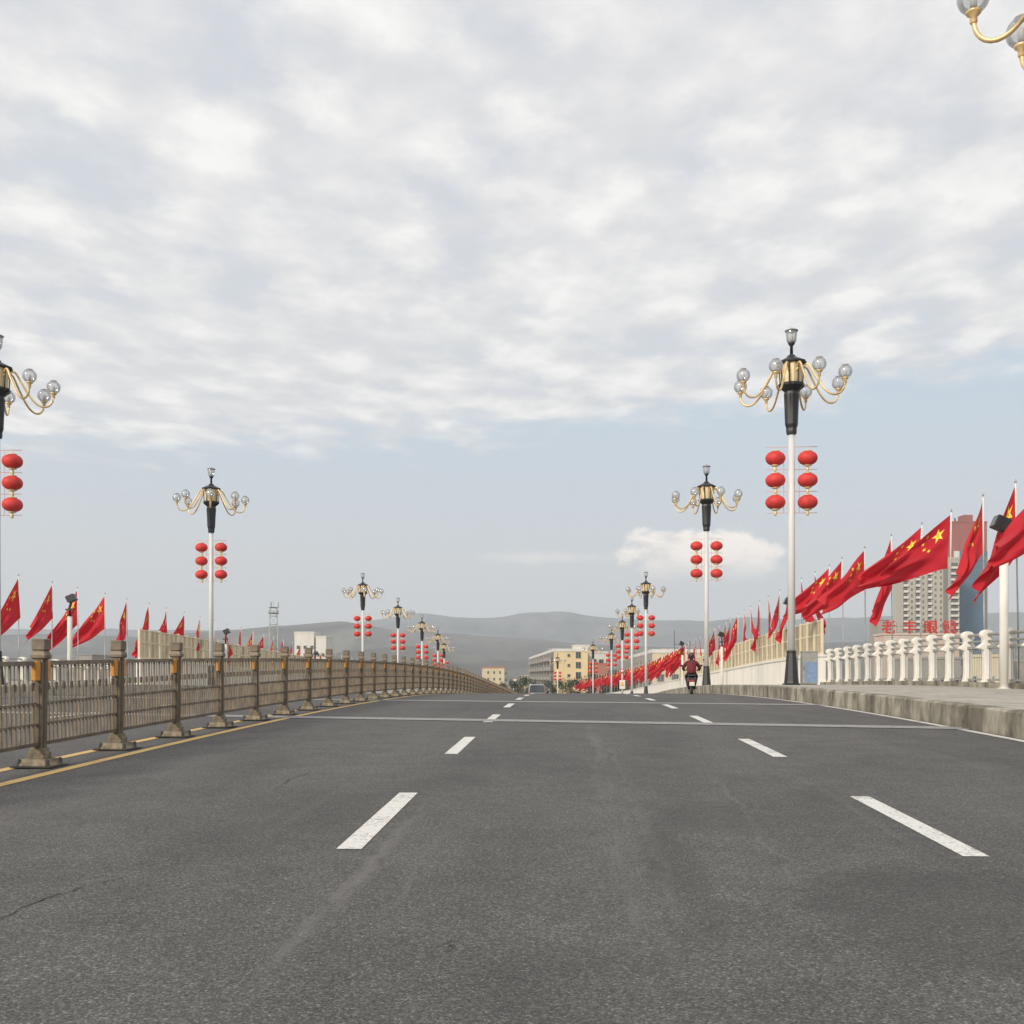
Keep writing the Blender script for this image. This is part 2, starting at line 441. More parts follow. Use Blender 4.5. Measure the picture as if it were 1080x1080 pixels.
def sheet(name, xs, ys, dz, m, kind='structure', zfun=None):
    """a sheet that follows the road profile; xs are offsets from the bend line"""
    b = MB(); vs = []; fs = []
    for y in ys:
        for x in xs: vs.append((x+XO(y), y, E(y)+dz if zfun is None else zfun(x, y)))
    n = len(xs)
    for j in range(len(ys)-1):
        for i in range(n-1): fs.append((j*n+i, j*n+i+1, (j+1)*n+i+1, (j+1)*n+i))
    b.add(vs, fs, m)
    o = b.build(name, fix=False)
    if kind: tag(o, kind=kind)
    return o
def frange(a, b, st):
    n = max(1, round((b-a)/st)); return [a+(b-a)*i/n for i in range(n+1)]
def extr(mb, sect, ys, m, caps=True):
    """extrude a closed (x, dz) section along the road"""
    n = len(sect); vs = []; fs = []
    for y in ys:
        for x, dz in sect: vs.append((x+XO(y), y, E(y)+(dz(y) if callable(dz) else dz)))
    for j in range(len(ys)-1):
        for i in range(n):
            k = (i+1) % n
            fs.append((j*n+i, j*n+k, (j+1)*n+k, (j+1)*n+i))
    fs.append(tuple(range(n-1, -1, -1))); L = (len(ys)-1)*n; fs.append(tuple(range(L, L+n)))
    mb.add(vs, fs, m)

# ================================================================== SETTING
KX = 6.2; KL = -17.16; FX = -5.48            # right kerb, left kerb, median fence
YS = frange(-40, 330, 1.0)
sheet('road', [KL-.05, -12, FX, 0, KX+.05], YS, 0, M_ASPH)
# solid lines
def line(name, x, wd, y0, y1, m, dz=.004):
    return sheet(name, [x-wd/2, x+wd/2], frange(y0, y1, 1.0), dz, m)
line('edge_line', KX-.13, .13, -20, 235, M_WPAINT)
line('median_line', -5.10, .14, -20, 235, M_YPAINT)
line('median_line', -5.70, .14, -20, 235, M_YPAINT)
line('edge_line', KL+.14, .13, -20, 235, M_WPAINT)
def dashes(x, start, per, ln, m):
    b = MB(); y = start-per*3
    while y < 225:
        for seg in frange(y, y+ln, .82)[:-1]:
            y2 = seg+ln/3
            vs = [(x-.078+XO(seg), seg, E(seg)+.004), (x+.078+XO(seg), seg, E(seg)+.004), (x+.078+XO(y2), y2, E(y2)+.004), (x-.078+XO(y2), y2, E(y2)+.004)]
            b.add(vs, [(0, 1, 2, 3)], m)
        y += per
    return tag(b.build('lane_dashes', fix=False), kind='structure')
dashes(-1.33, 6.36, 5.75, 2.46, M_WPAINT)
dashes(2.43, 6.30, 5.62, 2.46, M_WPAINT)
dashes(-9.6, 7.0, 5.75, 2.46, M_WPAINT)
dashes(-13.4, 7.0, 5.75, 2.46, M_WPAINT)
for y0, wd, sk in ((18.05, .62, .235), (27.2, .8, .3), (75, .6, .2), (110, .6, .2)):
    b = MB(); vs = []
    xs_ = frange(KL, KX, 1.0)
    for x in xs_:
        for yy in (y0-sk*(x+1.33), y0+wd-sk*(x+1.33)): vs.append((x, yy, E(yy)+.008))
    b.add(vs, [(2*i, 2*i+2, 2*i+3, 2*i+1) for i in range(len(xs_)-1)], M_JOINT)
    tag(b.build('expansion_joint', fix=False), kind='structure')
def crack(px_pts, wd):
    pts = []
    for (x, y) in px_pts:       # photo pixels on the near road
        a = y-671.4; zc = (a-math.sqrt(a*a-4*.634*1413))/(2*.634)
        p = W3(x, zc); pts.append((p.x, p.y))
    out = [pts[0]]
    for (x0, y0), (x1, y1) in zip(pts, pts[1:]):
        n = 10
        for i in range(1, n+1):
            t = i/n
            out.append((x0+(x1-x0)*t+random.uniform(-.02, .02), y0+(y1-y0)*t+random.uniform(-.03, .03)))
    b = MB(); vs = []; fs = []
    for i, (x, y) in enumerate(out):
        q = out[min(i+1, len(out)-1)]; p = out[max(i-1, 0)]
        d = Vector((q[0]-p[0], q[1]-p[1], 0)).normalized(); nn = Vector((-d.y, d.x, 0))
        ww = wd*.55*random.uniform(.1, 1)*(math.sin(PI*(i+.6)/(len(out)+.2))**.4)
        for sgn in (-1, 1): vs.append((x+nn.x*ww*sgn, y+nn.y*ww*sgn, E(y)+.004))
    for i in range(len(out)-1): fs.append((2*i, 2*i+1, 2*i+3, 2*i+2))
    b.add(vs, fs, M_CRACK)
    tag(b.build('road_crack', fix=False), kind='structure')
crack([(-5, 970), (62, 942), (130, 925)], .013)
crack([(288, 834), (305, 822), (326, 815)], .012)
crack([(455, 1000), (490, 990)], .008)
crack([(715, 882), (760, 896), (800, 900)], .005)
crack([(474, 996), (476, 1004)], .01)
crack([(520, 748), (545, 745)], .03)

SW = .37
# pavements
def pavement(x0, x1):
    b = MB(); extr(b, [(x0, SW-.002), (x0, -.3), (x1, -.3), (x1, SW-.002)], YS, M_PAVE)
    return tag(b.build('pavement'), kind='structure')
pavement(KX+.30, 11.9); pavement(-22.9, KL-.30)
for side, kx in ((1, KX), (-1, KL)):
    b = MB(); y = 16.55-5.9*7
    while y < 240:
        s_ = side
        sect = [(kx, -.05), (kx, SW-.03), (kx+.03*s_, SW), (kx+.297*s_, SW), (kx+.297*s_, -.05)]
        if s_ < 0: sect = sect[::-1]
        extr(b, sect, frange(y+.06, y+5.84, .974), M_KERB if side > 0 else M_PAVE)  # left kerb gets a paler colour to make up for its unlit face
        y += 5.9
    tag(b.build('kerb'), kind='structure')
    b = MB(); sect = [(kx+.06*side, -.04), (kx+.06*side, SW-.05), (kx+.29*side, SW-.05), (kx+.29*side, -.04)]
    extr(b, sect, frange(-24.5, 240, 2), M_CRACK); tag(b.build('kerb_joint'), kind='structure')

# bridge body: deck with fascia and piers
bridge = empty('bridge', (0, 60, GZ), 0, 'long concrete road bridge deck carrying the road over the river', 'bridge')
b = MB(); extr(b, [(-22.95, -.31), (-22.95, -1.2), (-18, -1.9), (7, -1.9), (11.95, -1.2), (11.95, -.31), (6, -.31), (6, -.06), (-17, -.06), (-17, -.31)], frange(-40, 225, 3), M_KERB)
o = b.build('deck', bridge); o.matrix_parent_inverse = Matrix.Translation((0, -60, -GZ))
for yy in range(-30, 220, 25):
    b = MB()
    for xx in (-19, -12, 1, 8): b.lathe([(.8, GZ), (.8, E(yy)-1.85)], M_KERB, 20, (xx+XO(yy), yy))
    b.box((-21+XO(yy), yy-.8, E(yy)-2.6), (10+XO(yy), yy+.8, E(yy)-1.75), M_KERB)
    o = b.build('pier', bridge); o.matrix_parent_inverse = Matrix.Translation((0, -60, -GZ))

# ground, river, hills
M_GROUND = hillmat('ground_soil', (.16, .15, .11), (.30, .27, .20))
b = MB(); vs = []; fs = []
N = 48; rings = [0, 20, 60, 150, 300, 600, 1200, 2500, 5000, 8500]
vs.append((0, 100, GZ))
for r in rings[1:]:
    for i in range(N): a = 2*PI*i/N; vs.append((r*math.cos(a), 100+r*math.sin(a), GZ))
for i in range(N): fs.append((0, 1+i, 1+(i+1) % N))
for k in range(len(rings)-2):
    for i in range(N):
        j = (i+1) % N; fs.append((1+k*N+i, 1+(k+1)*N+i, 1+(k+1)*N+j, 1+k*N+j))
b.add(vs, fs, M_GROUND); tag(b.build('ground', fix=False), kind='structure')
M_WATER = mat('river_water', (.10, .11, .09), .12, var=.2, scale=.05, spec=.6)
b = MB(); b.box((-900, -60, GZ-.3), (900, 120, GZ+.05), M_WATER); tag(b.build('river'), kind='structure')

def hills(name, zc, prof, depth, m, back=None, rough=1.0, seed=0):
    """terrain ridge: prof = [(photo x, photo y of the ridge)], at view depth zc"""
    from mathutils import noise
    b = MB(); vs = []; fs = []
    xs = frange(prof[0][0], prof[-1][0], 4.0); nr = 36
    for x in xs:
        for (a0, h0), (a1, h1) in zip(prof, prof[1:]):
            if a0 <= x <= a1:
                t = (x-a0)/(a1-a0); t = t*t*(3-2*t)*.5+t*.5; h = h0+(h1-h0)*t; break
        for j in range(nr+1):
            t = j/nr                    # 0 = front foot, ridge at .62, 1 = back foot
            z_ = zc+(t-.62)*depth
            top = (HOR-h)/F*zc+EYE-GZ
            k = math.sin(min(t/.62, 1)*PI/2)**1.5 if t < .62 else math.cos((t-.62)/.38*PI/2)
            p = W3(x, z_)
            nse = noise.fractal(Vector((p.x*.0016+seed, p.y*.0016, seed)), .9, 2.0, 6)
            nse2 = abs(noise.noise(Vector((p.x*.004+seed+p.y*.0008, p.y*.001, 3))))+.5*abs(noise.noise(Vector((p.x*.011+seed+p.y*.002, p.y*.003, 7))))
            w_ = math.sin(min(max(t, 0), 1)*PI)
            vs.append((p.x, p.y, GZ-2+top*k*(1+nse*.18*rough*(abs(t-.62)*2.2+.08))-nse2*top*.55*w_*abs(t-.62)*2))
    n = nr+1
    for i in range(len(xs)-1):
        for j in range(nr): fs.append((i*n+j, (i+1)*n+j, (i+1)*n+j+1, i*n+j+1))
    b.add(vs, fs, m, True)
    return tag(b.build(name, fix=False), kind='structure')
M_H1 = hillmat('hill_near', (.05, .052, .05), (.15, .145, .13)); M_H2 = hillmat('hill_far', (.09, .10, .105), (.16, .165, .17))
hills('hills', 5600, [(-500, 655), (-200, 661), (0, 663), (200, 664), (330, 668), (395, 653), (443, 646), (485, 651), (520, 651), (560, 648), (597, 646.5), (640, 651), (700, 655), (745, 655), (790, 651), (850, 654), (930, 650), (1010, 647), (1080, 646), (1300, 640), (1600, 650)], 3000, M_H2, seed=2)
hills('hills', 3300, [(-500, 668), (-100, 672), (60, 668), (150, 671), (240, 664), (300, 660), (345, 656), (362, 655), (385, 659), (420, 664), (470, 667), (540, 672), (640, 680), (760, 684), (900, 676), (1080, 672), (1400, 668)], 1700, M_H1, seed=9)
hills('hills', 1900, [(-400, 694), (0, 690), (180, 694), (330, 690), (430, 680), (500, 690), (540, 696), (600, 700), (700, 698), (900, 694), (1100, 690), (1400, 690)], 700, M_H1, seed=19)

# haze: the air between here and the hills
hz = MB(); hz.box((-9000, -9000, GZ-4), (9000, 9000, 620), mat('haze_tmp', (.8, .8, .8)))
hazeo = hz.build('haze'); tag(hazeo, kind='stuff')
hm = bpy.data.materials.new('haze_air'); hm.use_nodes = True; t = NT(hm.node_tree)
pvn = t.n('ShaderNodeVolumePrincipled'); pvn.inputs['Color'].default_value = (.84, .90, .97, 1); pvn.inputs['Density'].default_value = 1.6e-4
pvn.inputs['Anisotropy'].default_value = .2
oo = t.n('ShaderNodeOutputMaterial'); hm.node_tree.links.new(pvn.outputs[0], oo.inputs['Volume'])
hazeo.data.materials.clear(); hazeo.data.materials.append(hm)

# ================================================================== MEDIAN FENCE
fence = empty('median_fence', (FX, 0, 0), 0, 'taupe metal fence with square posts along the middle of the road', 'fence')
def fence_post_parts():
    body = MB()
    body.box((-.05, -.062, .1), (.05, .062, 1.12), M_FENCE)
    body.box((.05, -.028, .14), (.06, .035, 1.12), M_FENCE_D)
    body.box((-.03, -.070, .14), (.025, -.062, 1.12), M_FENCE_D)
    for z in (.3, .62, .86, 1.0): body.box((-.045, -.078, z), (-.028, -.062, z+.02), M_FENCE_D)
    cap = MB()
    cap.lathe([(.055, 1.12), (.078, 1.135), (.08, 1.165), (.066, 1.20), (.055, 1.215)], M_FENCE, 4, smooth=False, ph=PI/4)
    cap.lathe([(.058, 1.215), (.070, 1.222), (.070, 1.325), (.062, 1.335), (.02, 1.338)], M_FENCE, 4, smooth=False, ph=PI/4)
    base = MB()
    base.box((-.22, -.20, .004), (.22, .20, .020), M_RUBBER)
    base.box((-.175, -.165, .020), (.175, .165, .088), M_FBASE, taper=.80)
    base.lathe([(.085, .088), (.085, .15), (.072, .165), (.068, .2)], M_FBASE, 4, smooth=False, ph=PI/4)
    for sx in (-1, 1):
        for sy in (-1, 1):
            base.lathe([(.024, .02), (.024, .085), (.01, .095)], M_DGREY, 8, (sx*.152, sy*.145))
    return body, cap, base
body, cap, base = fence_post_parts()
post0 = body.build('post', fence, bevel=.006)
cap.build('cap', post0, bevel=.006); base.build('base', post0, bevel=.004)
for sy in (-1, 1):
    rf = MB(); rf.box((-.022, sy*.112-.046, .90), (.034, sy*.112+.046, 1.10), M_AMBER)
    rf.build('reflector', post0, bevel=.006)
PITCH = 1.9; PY0 = 10.62-PITCH*2; NPOST = 84
def panel_mesh():
    b = MB(); L = PITCH-.15; y0 = .075
    b.box((-.028, y0, 1.06), (.028, y0+L, 1.105), M_FENCE)
    b.box((-.028, y0, .225), (.028, y0+L, .262), M_FENCE_D)
    n = 20
    for i in range(n):
        y = y0+(i+.5)*L/n; top = 1.06 if i % 2 == 0 else .66
        b.box((-.009, y-.010, .262), (.009, y+.010, top), M_FENCE)
        if i % 2 == 1:
            b.box((-.008, y-.024, .80), (.008, y+.024, .875), M_FENCE_D)
            b.box((-.004, y-.004, .66), (.004, y+.004, .80), M_FENCE_D)
            b.box((-.004, y-.004, .875), (.004, y+.004, 1.06), M_FENCE_D)
    for z in (.655, .44): b.box((-.019, y0, z), (.019, y0+L, z+.022), M_FENCE)
    return b
pan0 = panel_mesh().build('panel', fence)
for i in range(NPOST):
    y = PY0+i*PITCH
    p = post0 if i == 0 else copy_tree(post0, fence)
    p.location = (XO(y), y, E(y)); p.rotation_euler = (random.uniform(-.012, .012), random.uniform(-.016, .016), random.uniform(-.06, .06))
    if i < NPOST-1:
        q = pan0 if i == 0 else copy_tree(pan0, fence)
        q.location = (XO(y), y, E(y)); q.rotation_euler = (math.atan2(E(y+PITCH)-E(y), PITCH), 0, -math.atan2(XO(y+PITCH)-XO(y), PITCH))
    if y < 0: pass

# ================================================================== STREET LAMPS
def lamp_parts(root):
    b = MB(); b.box((-.25, -.25, 0), (.25, .25, .05), M_BLACK)
    b.lathe([(.235, .05), (.225, .12), (.145, 1.08), (.155, 1.12), (.13, 1.16)], M_BLACK, 8, smooth=False)
    b.build('pole_base', root, bevel=.008)
    b = MB(); b.lathe([(.125, 1.1), (.115, 5.0), (.105, 8.5)], M_POLE, 20); pole = b.build('pole', root)
    b = MB()
    b.lathe([(.15, 8.42), (.165, 8.5), (.165, 8.62), (.20, 8.75), (.235, 9.75), (.215, 9.85)], M_BLACK, 8, smooth=False)
    for k in range(8):
        a = PI/8+k*PI/4
        b.tube([(.17*math.cos(a), .17*math.sin(a), 8.66), (.235*math.cos(a), .235*math.sin(a), 9.75)], .018, M_BLACK, 5)
    b.build('neck', root)
    b = MB()
    b.lathe([(.215, 9.84), (.30, 9.93), (.40, 10.02), (.41, 10.1), (.36, 10.12)], M_BLACK, 8, smooth=False)
    b.lathe([(.30, 10.75), (.47, 10.78), (.48, 10.83), (.42, 10.86), (.16, 11.0), (.11, 11.08), (.05, 11.1)], M_BLACK, 8, smooth=False)
    b.lathe([(.055, 11.08), (.05, 11.38), (.10, 11.44), (.12, 11.49), (.10, 11.5)], M_BLACK, 12)
    for k in range(8):
        a = PI/8+k*PI/4
        b.tube([(.37*math.cos(a), .37*math.sin(a), 10.1), (.42*math.cos(a), .42*math.sin(a), 10.78)], .02, M_BLACK, 5)
    b.build('lantern_frame', root)
    b = MB(); b.lathe([(.325, 10.11), (.365, 10.77)], M_CREAMG, 8, smooth=False)
    b.build('gold_panel', root)
    b = MB()
    b.lathe([(.13, 11.5), (.165, 11.55), (.19, 11.86), (.185, 11.88)], M_GLOBE, 14)
    top = b.build('top_glass', root)
    b = MB(); b.lathe([(.215, 11.88), (.225, 11.91), (.12, 11.95), (.04, 12.0)], M_GREYB, 14)
    b.lathe([(.05, 11.5), (.06, 11.8)], M_POLE, 8)
    b.build('top_cap', top)
    # eight arms, each ending in a globe
    for k in range(8):
        a = R(17)+k*PI/4+PI/2; ca, sa = math.cos(a), math.sin(a)
        prof = [(.38, 10.60), (.47, 10.72), (.60, 10.66), (.74, 10.40), (.92, 10.08), (1.10, 9.80), (1.28, 9.63), (1.46, 9.57), (1.62, 9.62), (1.72, 9.74), (1.76, 9.86), (1.77, 9.92)]
        # smooth
        pts = []
        for i in range(len(prof)-1):
            p0 = Vector(prof[max(i-1, 0)]); p1 = Vector(prof[i]); p2 = Vector(prof[i+1]); p3 = Vector(prof[min(i+2, len(prof)-1)])
            for t_ in (0, .5):
                q = .5*((2*p1)+(-p0+p2)*t_+(2*p0-5*p1+4*p2-p3)*t_**2+(-p0+3*p1-3*p2+p3)*t_**3); pts.append(q)
        pts.append(Vector(prof[-1]))
        b = MB(); b.tube([(q.x*ca, q.x*sa, q.y) for q in pts], .036, M_GOLD, 8)
        # scroll close to the body
        sc = [(.40+.13*math.cos(x), 10.36+.2*math.sin(x)) for x in frange(R(80), R(-200), .45)]
        b.tube([(q[0]*ca, q[0]*sa, q[1]) for q in sc], .034, M_GOLD, 6)
        arm = b.build('arm', root)
        b = MB(); cx_, cy_ = 1.77*ca, 1.77*sa; GD = -.20
        b.lathe([(.03, 10.08+GD), (.055, 10.12+GD), (.05, 10.2+GD), (.10, 10.24+GD), (.115, 10.27+GD), (.06, 10.3+GD)], M_GOLD, 12, (cx_, cy_))
        b.build('globe_cup', arm)
        b = MB(); pr = []
        for j in range(11):
            tt = R(155)-j*R(130)/10
            pr.append((.245*math.sin(tt), 10.50-.245*math.cos(PI-tt)*-1))
        pr = [(  .228*math.sin(R(25+j*13)), 10.475+GD-.228*math.cos(R(25+j*13))) for j in range(11)]
        b.lathe(pr, M_GLOBE, 18, (cx_, cy_)); b.lathe([(.05, 10.28+GD), (.055, 10.48+GD), (.03, 10.54+GD)], M_POLE, 8, (cx_, cy_))
        g = b.build('globe', arm)
        b = MB(); b.lathe([(.108, 10.675+GD), (.11, 10.695+GD), (.06, 10.712+GD)], M_GREYB, 12, (cx_, cy_)); b.build('globe_cap', g)
    # red frame that carries the lanterns
    b = MB()
    for z in (8.0, 7.24, 6.5, 5.78):
        b.tube([(-.86, 0, z), (.86, 0, z)], .012, M_REDF, 5)
    for sx in (-1, 1):
        for x in (.2, .86 if False else .24): pass
        b.tube([(sx*.26, 0, 5.78), (sx*.26, 0, 8.0)], .008, M_REDF, 5)
    b.build('lantern_bracket', root)
def lantern():
    root = empty('red_lantern', (0, 0, 0))
    b = MB(); prof = []
    n = 18; vs = []; fs = []; K = 10
    b2 = MB()
    # ribbed body
    N_ = 36
    for j in range(K+1):
        tt = R(16)+(PI-R(32))*j/K
        for i in range(N_):
            a = 2*PI*i/N_; rb = 1+.055*abs(math.cos(a*8))-.03
            vs.append((.325*math.sin(tt)**.8*rb*math.cos(a), .325*math.sin(tt)**.8*rb*math.sin(a), -.235*math.cos(tt)))
    for j in range(K):
        for i in range(N_):
            q = (i+1) % N_; fs.append((j*N_+i, j*N_+q, (j+1)*N_+q, (j+1)*N_+i))
    fs.append(tuple(range(N_-1, -1, -1))); fs.append(tuple(range(K*N_, K*N_+N_)))
    b.add(vs, fs, M_REDL, True); b.build('shade', root)
    b = MB(); b.lathe([(.14, .225), (.145, .25), (.10, .265)], M_CREAMG, 14); b.lathe([(.008, .26), (.008, .37)], M_CREAMG, 6); b.build('cap', root)
    b = MB(); b.lathe([(.12, -.225), (.145, -.25), (.10, -.27)], M_CREAMG, 14); b.lathe([(.05, -.27), (.045, -.30), (.06, -.34), (.05, -.43), (.04, -.45)], M_CREAMG, 10); b.build('tassel', root)
    return root
lantern0 = lantern()
lamp0 = empty('street_lamp', (0, 0, 0)); lamp_parts(lamp0)
SP = []
for i, z in enumerate([14.15, 35.1, 56.2, 98.3, 119, 139, 160, 186]): SP.append(('right', 7.6 if i else 7.45, z+.39))
SP.append(('right', 7.6, 227))
for i, z in enumerate([15.0, 35.1, 56.2, 98.3, 119, 139, 160, 182]): SP.append(('left', -19.02 if i != 1 else -19.08, z-.96))
RL = ['arm tip of the ornate street lamp hanging into the top right corner', 'tallest fully visible ornate street lamp, on the right pavement beside the grey cabinet',
      'ornate street lamp directly right of the motorcyclist on the right side', 'ornate street lamp left of the motorcyclist, its lantern stack nearest the rider',
      'fifth ornate lamp along the right side, just left of the motorcyclist lamp', 'ornate lamp on the right side with a yellow warning sign on its pole',
      'small distant ornate lamp between the warning sign lamp and the yellow building', 'distant ornate lamp in front of the right end of yellow building',
      'farthest ornate lamp, small in front of the yellow building and above the van']
LL = ['', 'large ornate lamp cut by the left edge of the photo', 'ornate lamp behind the median fence at left, tallest whole one there', 'third ornate lamp along the left side, above the fence and before the hills',
      'fourth ornate lamp along the left side behind the fence', 'fifth ornate lamp along the left side, overlapping the sixth', 'sixth ornate lamp along the left side, low behind the fence', 'last tiny ornate lamp at the left, only its head above the fence']
cnt = {'right': 0, 'left': 0}; first = True; firstl = True
ROWS = ['bottom', 'middle', 'top']
for side, x, y in SP:
    k = cnt[side]; cnt[side] += 1
    if side == 'left' and k == 0: continue
    o = lamp0 if first else copy_tree(lamp0); first = False
    o.location = (x+XO(y), y, E(y)+SW)
    if side == 'left': o.scale = (1, 1, .985)
    tag(o, (RL if side == 'right' else LL)[k], 'street lamp', 'ornate street lamps along the bridge')
    if side == 'right' and k == 0: continue
    lmp = {('right', 1): 'the tallest right lamp', ('right', 2): 'the lamp just right of the motorcyclist', ('right', 3): 'the first lamp left of the motorcyclist', ('right', 4): 'the fourth whole lamp on the right', ('right', 5): 'the lamp with the warning sign',
           ('right', 6): 'the lamp left of the warning sign', ('right', 7): 'the lamp at the right end of the yellow building', ('right', 8): 'the farthest lamp above the van',
           ('left', 1): 'the lamp cut by the left edge', ('left', 2): 'the tallest whole lamp at left', ('left', 3): 'the third lamp on the left', ('left', 4): 'the fourth lamp on the left', ('left', 5): 'the fifth lamp on the left', ('left', 6): 'the sixth lamp on the left', ('left', 7): 'the last lamp on the left'}[(side, k)]
    for sx in (-1, 1):
        if side == 'left' and k == 1 and sx == -1: continue
        for r_ in range(3):
            q = lantern0 if firstl else copy_tree(lantern0); firstl = False
            zz_ = 5.78+.74*r_+.36
            q.location = (x+XO(y)+sx*.535, y, E(y)+SW+zz_*(.985 if side == 'left' else 1))
            q.rotation_euler = (random.uniform(-.05, .05), random.uniform(-.06, .06), random.uniform(0, 6))
            tag(q, f'red lantern, {ROWS[r_]} {"left" if sx < 0 else "right"} one on {lmp}', 'lantern', 'red lanterns hung on the street lamps')

# warning sign and small round sign on the sixth lamp's pole
ty = 139.39
sg = empty('warning_sign', (7.6, ty-.16, E(ty)+SW), 0, 'white rectangular plate with a red triangle warning on the lamp pole', 'road sign')
b = MB(); b.box((-.38, -.02, 1.95), (.38, .0, 3.1), mat('plate_white', (.74, .70, .60), .5)); b.build('plate', sg)
b = MB()
def tri(s_, y, m): b.prism([(-.3*s_, 2.85-.27-.25*s_), (.3*s_, 2.85-.27-.25*s_), (0, 2.85-.27+.3*s_)], 'y', y-.006, y, m)
tri(1, -.02, M_SIGNR); tri(.72, -.026, M_YEL); b.box((-.025, -.04, 2.46), (.025, -.032, 2.68), M_BLACK); b.build('triangle', sg)
sg = empty('speed_sign', (7.6, ty-.16, E(ty)+SW), 0, 'small round red rimmed sign on lamp pole above warning plate', 'road sign')
b = MB(); Ty = Matrix.Translation((0, -.02, 4.3)) @ Matrix.Rotation(R(90), 4, 'X')
b.lathe([(.3, 0), (.3, .02)], M_SIGNR, 20, T=Ty); b.build('rim', sg)
b = MB(); b.lathe([(.2, .02), (.2, .027)], mat('plate_white', (.7, .7, .7)), 20, T=Ty); b.build('face', sg)

# ================================================================== BALUSTRADES, WALLS
BXR, BXL = 11.45, -22.45
def baluster(s):
    b = MB()
    pr = [(.12, 0), (.10, .06), (.085, .2), (.08, .55), (.085, .82), (.09, .92), (.13, .955), (.16, .99), (.15, 1.03), (.11, 1.06), (.10, 1.12), (.115, 1.18), (.135, 1.24), (.13, 1.32), (.10, 1.39), (.03, 1.43),
          (-.06, 1.43), (-.13, 1.39), (-.165, 1.32), (-.15, 1.25), (-.115, 1.20), (-.10, 1.14), (-.10, 1.07), (-.19, 1.0), (-.245, .95), (-.22, .915), (-.15, .90), (-.10, .87), (-.085, .6), (-.085, .2), (-.10, .06), (-.13, 0)]
    pr = [(x*s, z) for x, z in pr]
    pr = [(x*1.15, z) for x, z in pr]
    b.prism(pr, 'y', -.10, .10, M_MARBLE)
    return b
def bay(L):
    b = MB()
    b.tube([(0, .05, 1.30), (0, L-.05, 1.30)], .042, M_GREYB, 8)
    b.tube([(0, .05, 1.12), (0, L-.05, 1.12)], .032, M_GREYB, 8)
    b.box((-.045, .07, .93), (.045, L-.07, 1.0), M_GREYB)
    b.box((-.035, .07, .05), (.035, L-.07, .10), M_GREYB)
    n = 10
    for i in range(n):
        y = .09+(L-.18)*(i+.5)/n
        b.box((-.006, y-.006, .10), (.006, y+.006, .93), M_GREYB)
    return b
BL = 1.395
def balustrade(name, bx, s, y0, y1, label, hz_=1.0):
    root = empty(name, (bx, y0, 0), 0, label, 'railing')
    b = MB(); vs = []
    ys = frange(y0-.2, y1+.1, 1.4)
    n = 4; fs = []
    for y in ys:
        for dx_, dz_ in ((-.2, SW-.1), (.2, SW-.1), (.2, SW+.13), (-.2, SW+.13)): vs.append((dx_, y-y0, E(y)+dz_))
    for j in range(len(ys)-1):
        for i in range(4): k = (i+1) % 4; fs.append((j*4+i, j*4+k, (j+1)*4+k, (j+1)*4+i))
    fs += [(3, 2, 1, 0), tuple(len(vs)-4+q for q in range(4))]
    b.add(vs, fs, M_KERB if s > 0 else M_MARBLE); b.build('plinth', root)  # left plinth coloured paler too, offsetting the shade on that side
    N_ = int((y1-y0)/BL); p0 = r0 = None
    for i in range(N_+1):
        y = y0+i*BL
        if p0 is None: p0 = baluster(s).build('post', root, bevel=.03); p = p0
        else: p = copy_tree(p0, root)
        p.location = (0, y-y0, E(y)+SW+.13); p.scale = (1, 1, hz_*random.uniform(.99, 1.01)); p.rotation_euler = (0, random.uniform(-.012, .012), random.uniform(-.03, .03))
        if i < N_:
            if r0 is None: r0 = bay(BL).build('railing_panel', root); q = r0
            else: q = copy_tree(r0, root)
            q.location = (0, y-y0, E(y)+SW+.13); q.scale = (1, 1, hz_); q.rotation_euler = (math.atan2(E(y+BL)-E(y), BL), 0, 0)
    return root
balustrade('balustrade', BXR, 1, 28.95-BL*19, 46.6, 'white stone railing with carved knobbed posts along the right pavement')
balustrade('balustrade', BXL, -1, 10, 53, 'pale stone railing with carved posts on the far left side behind fence', .70)

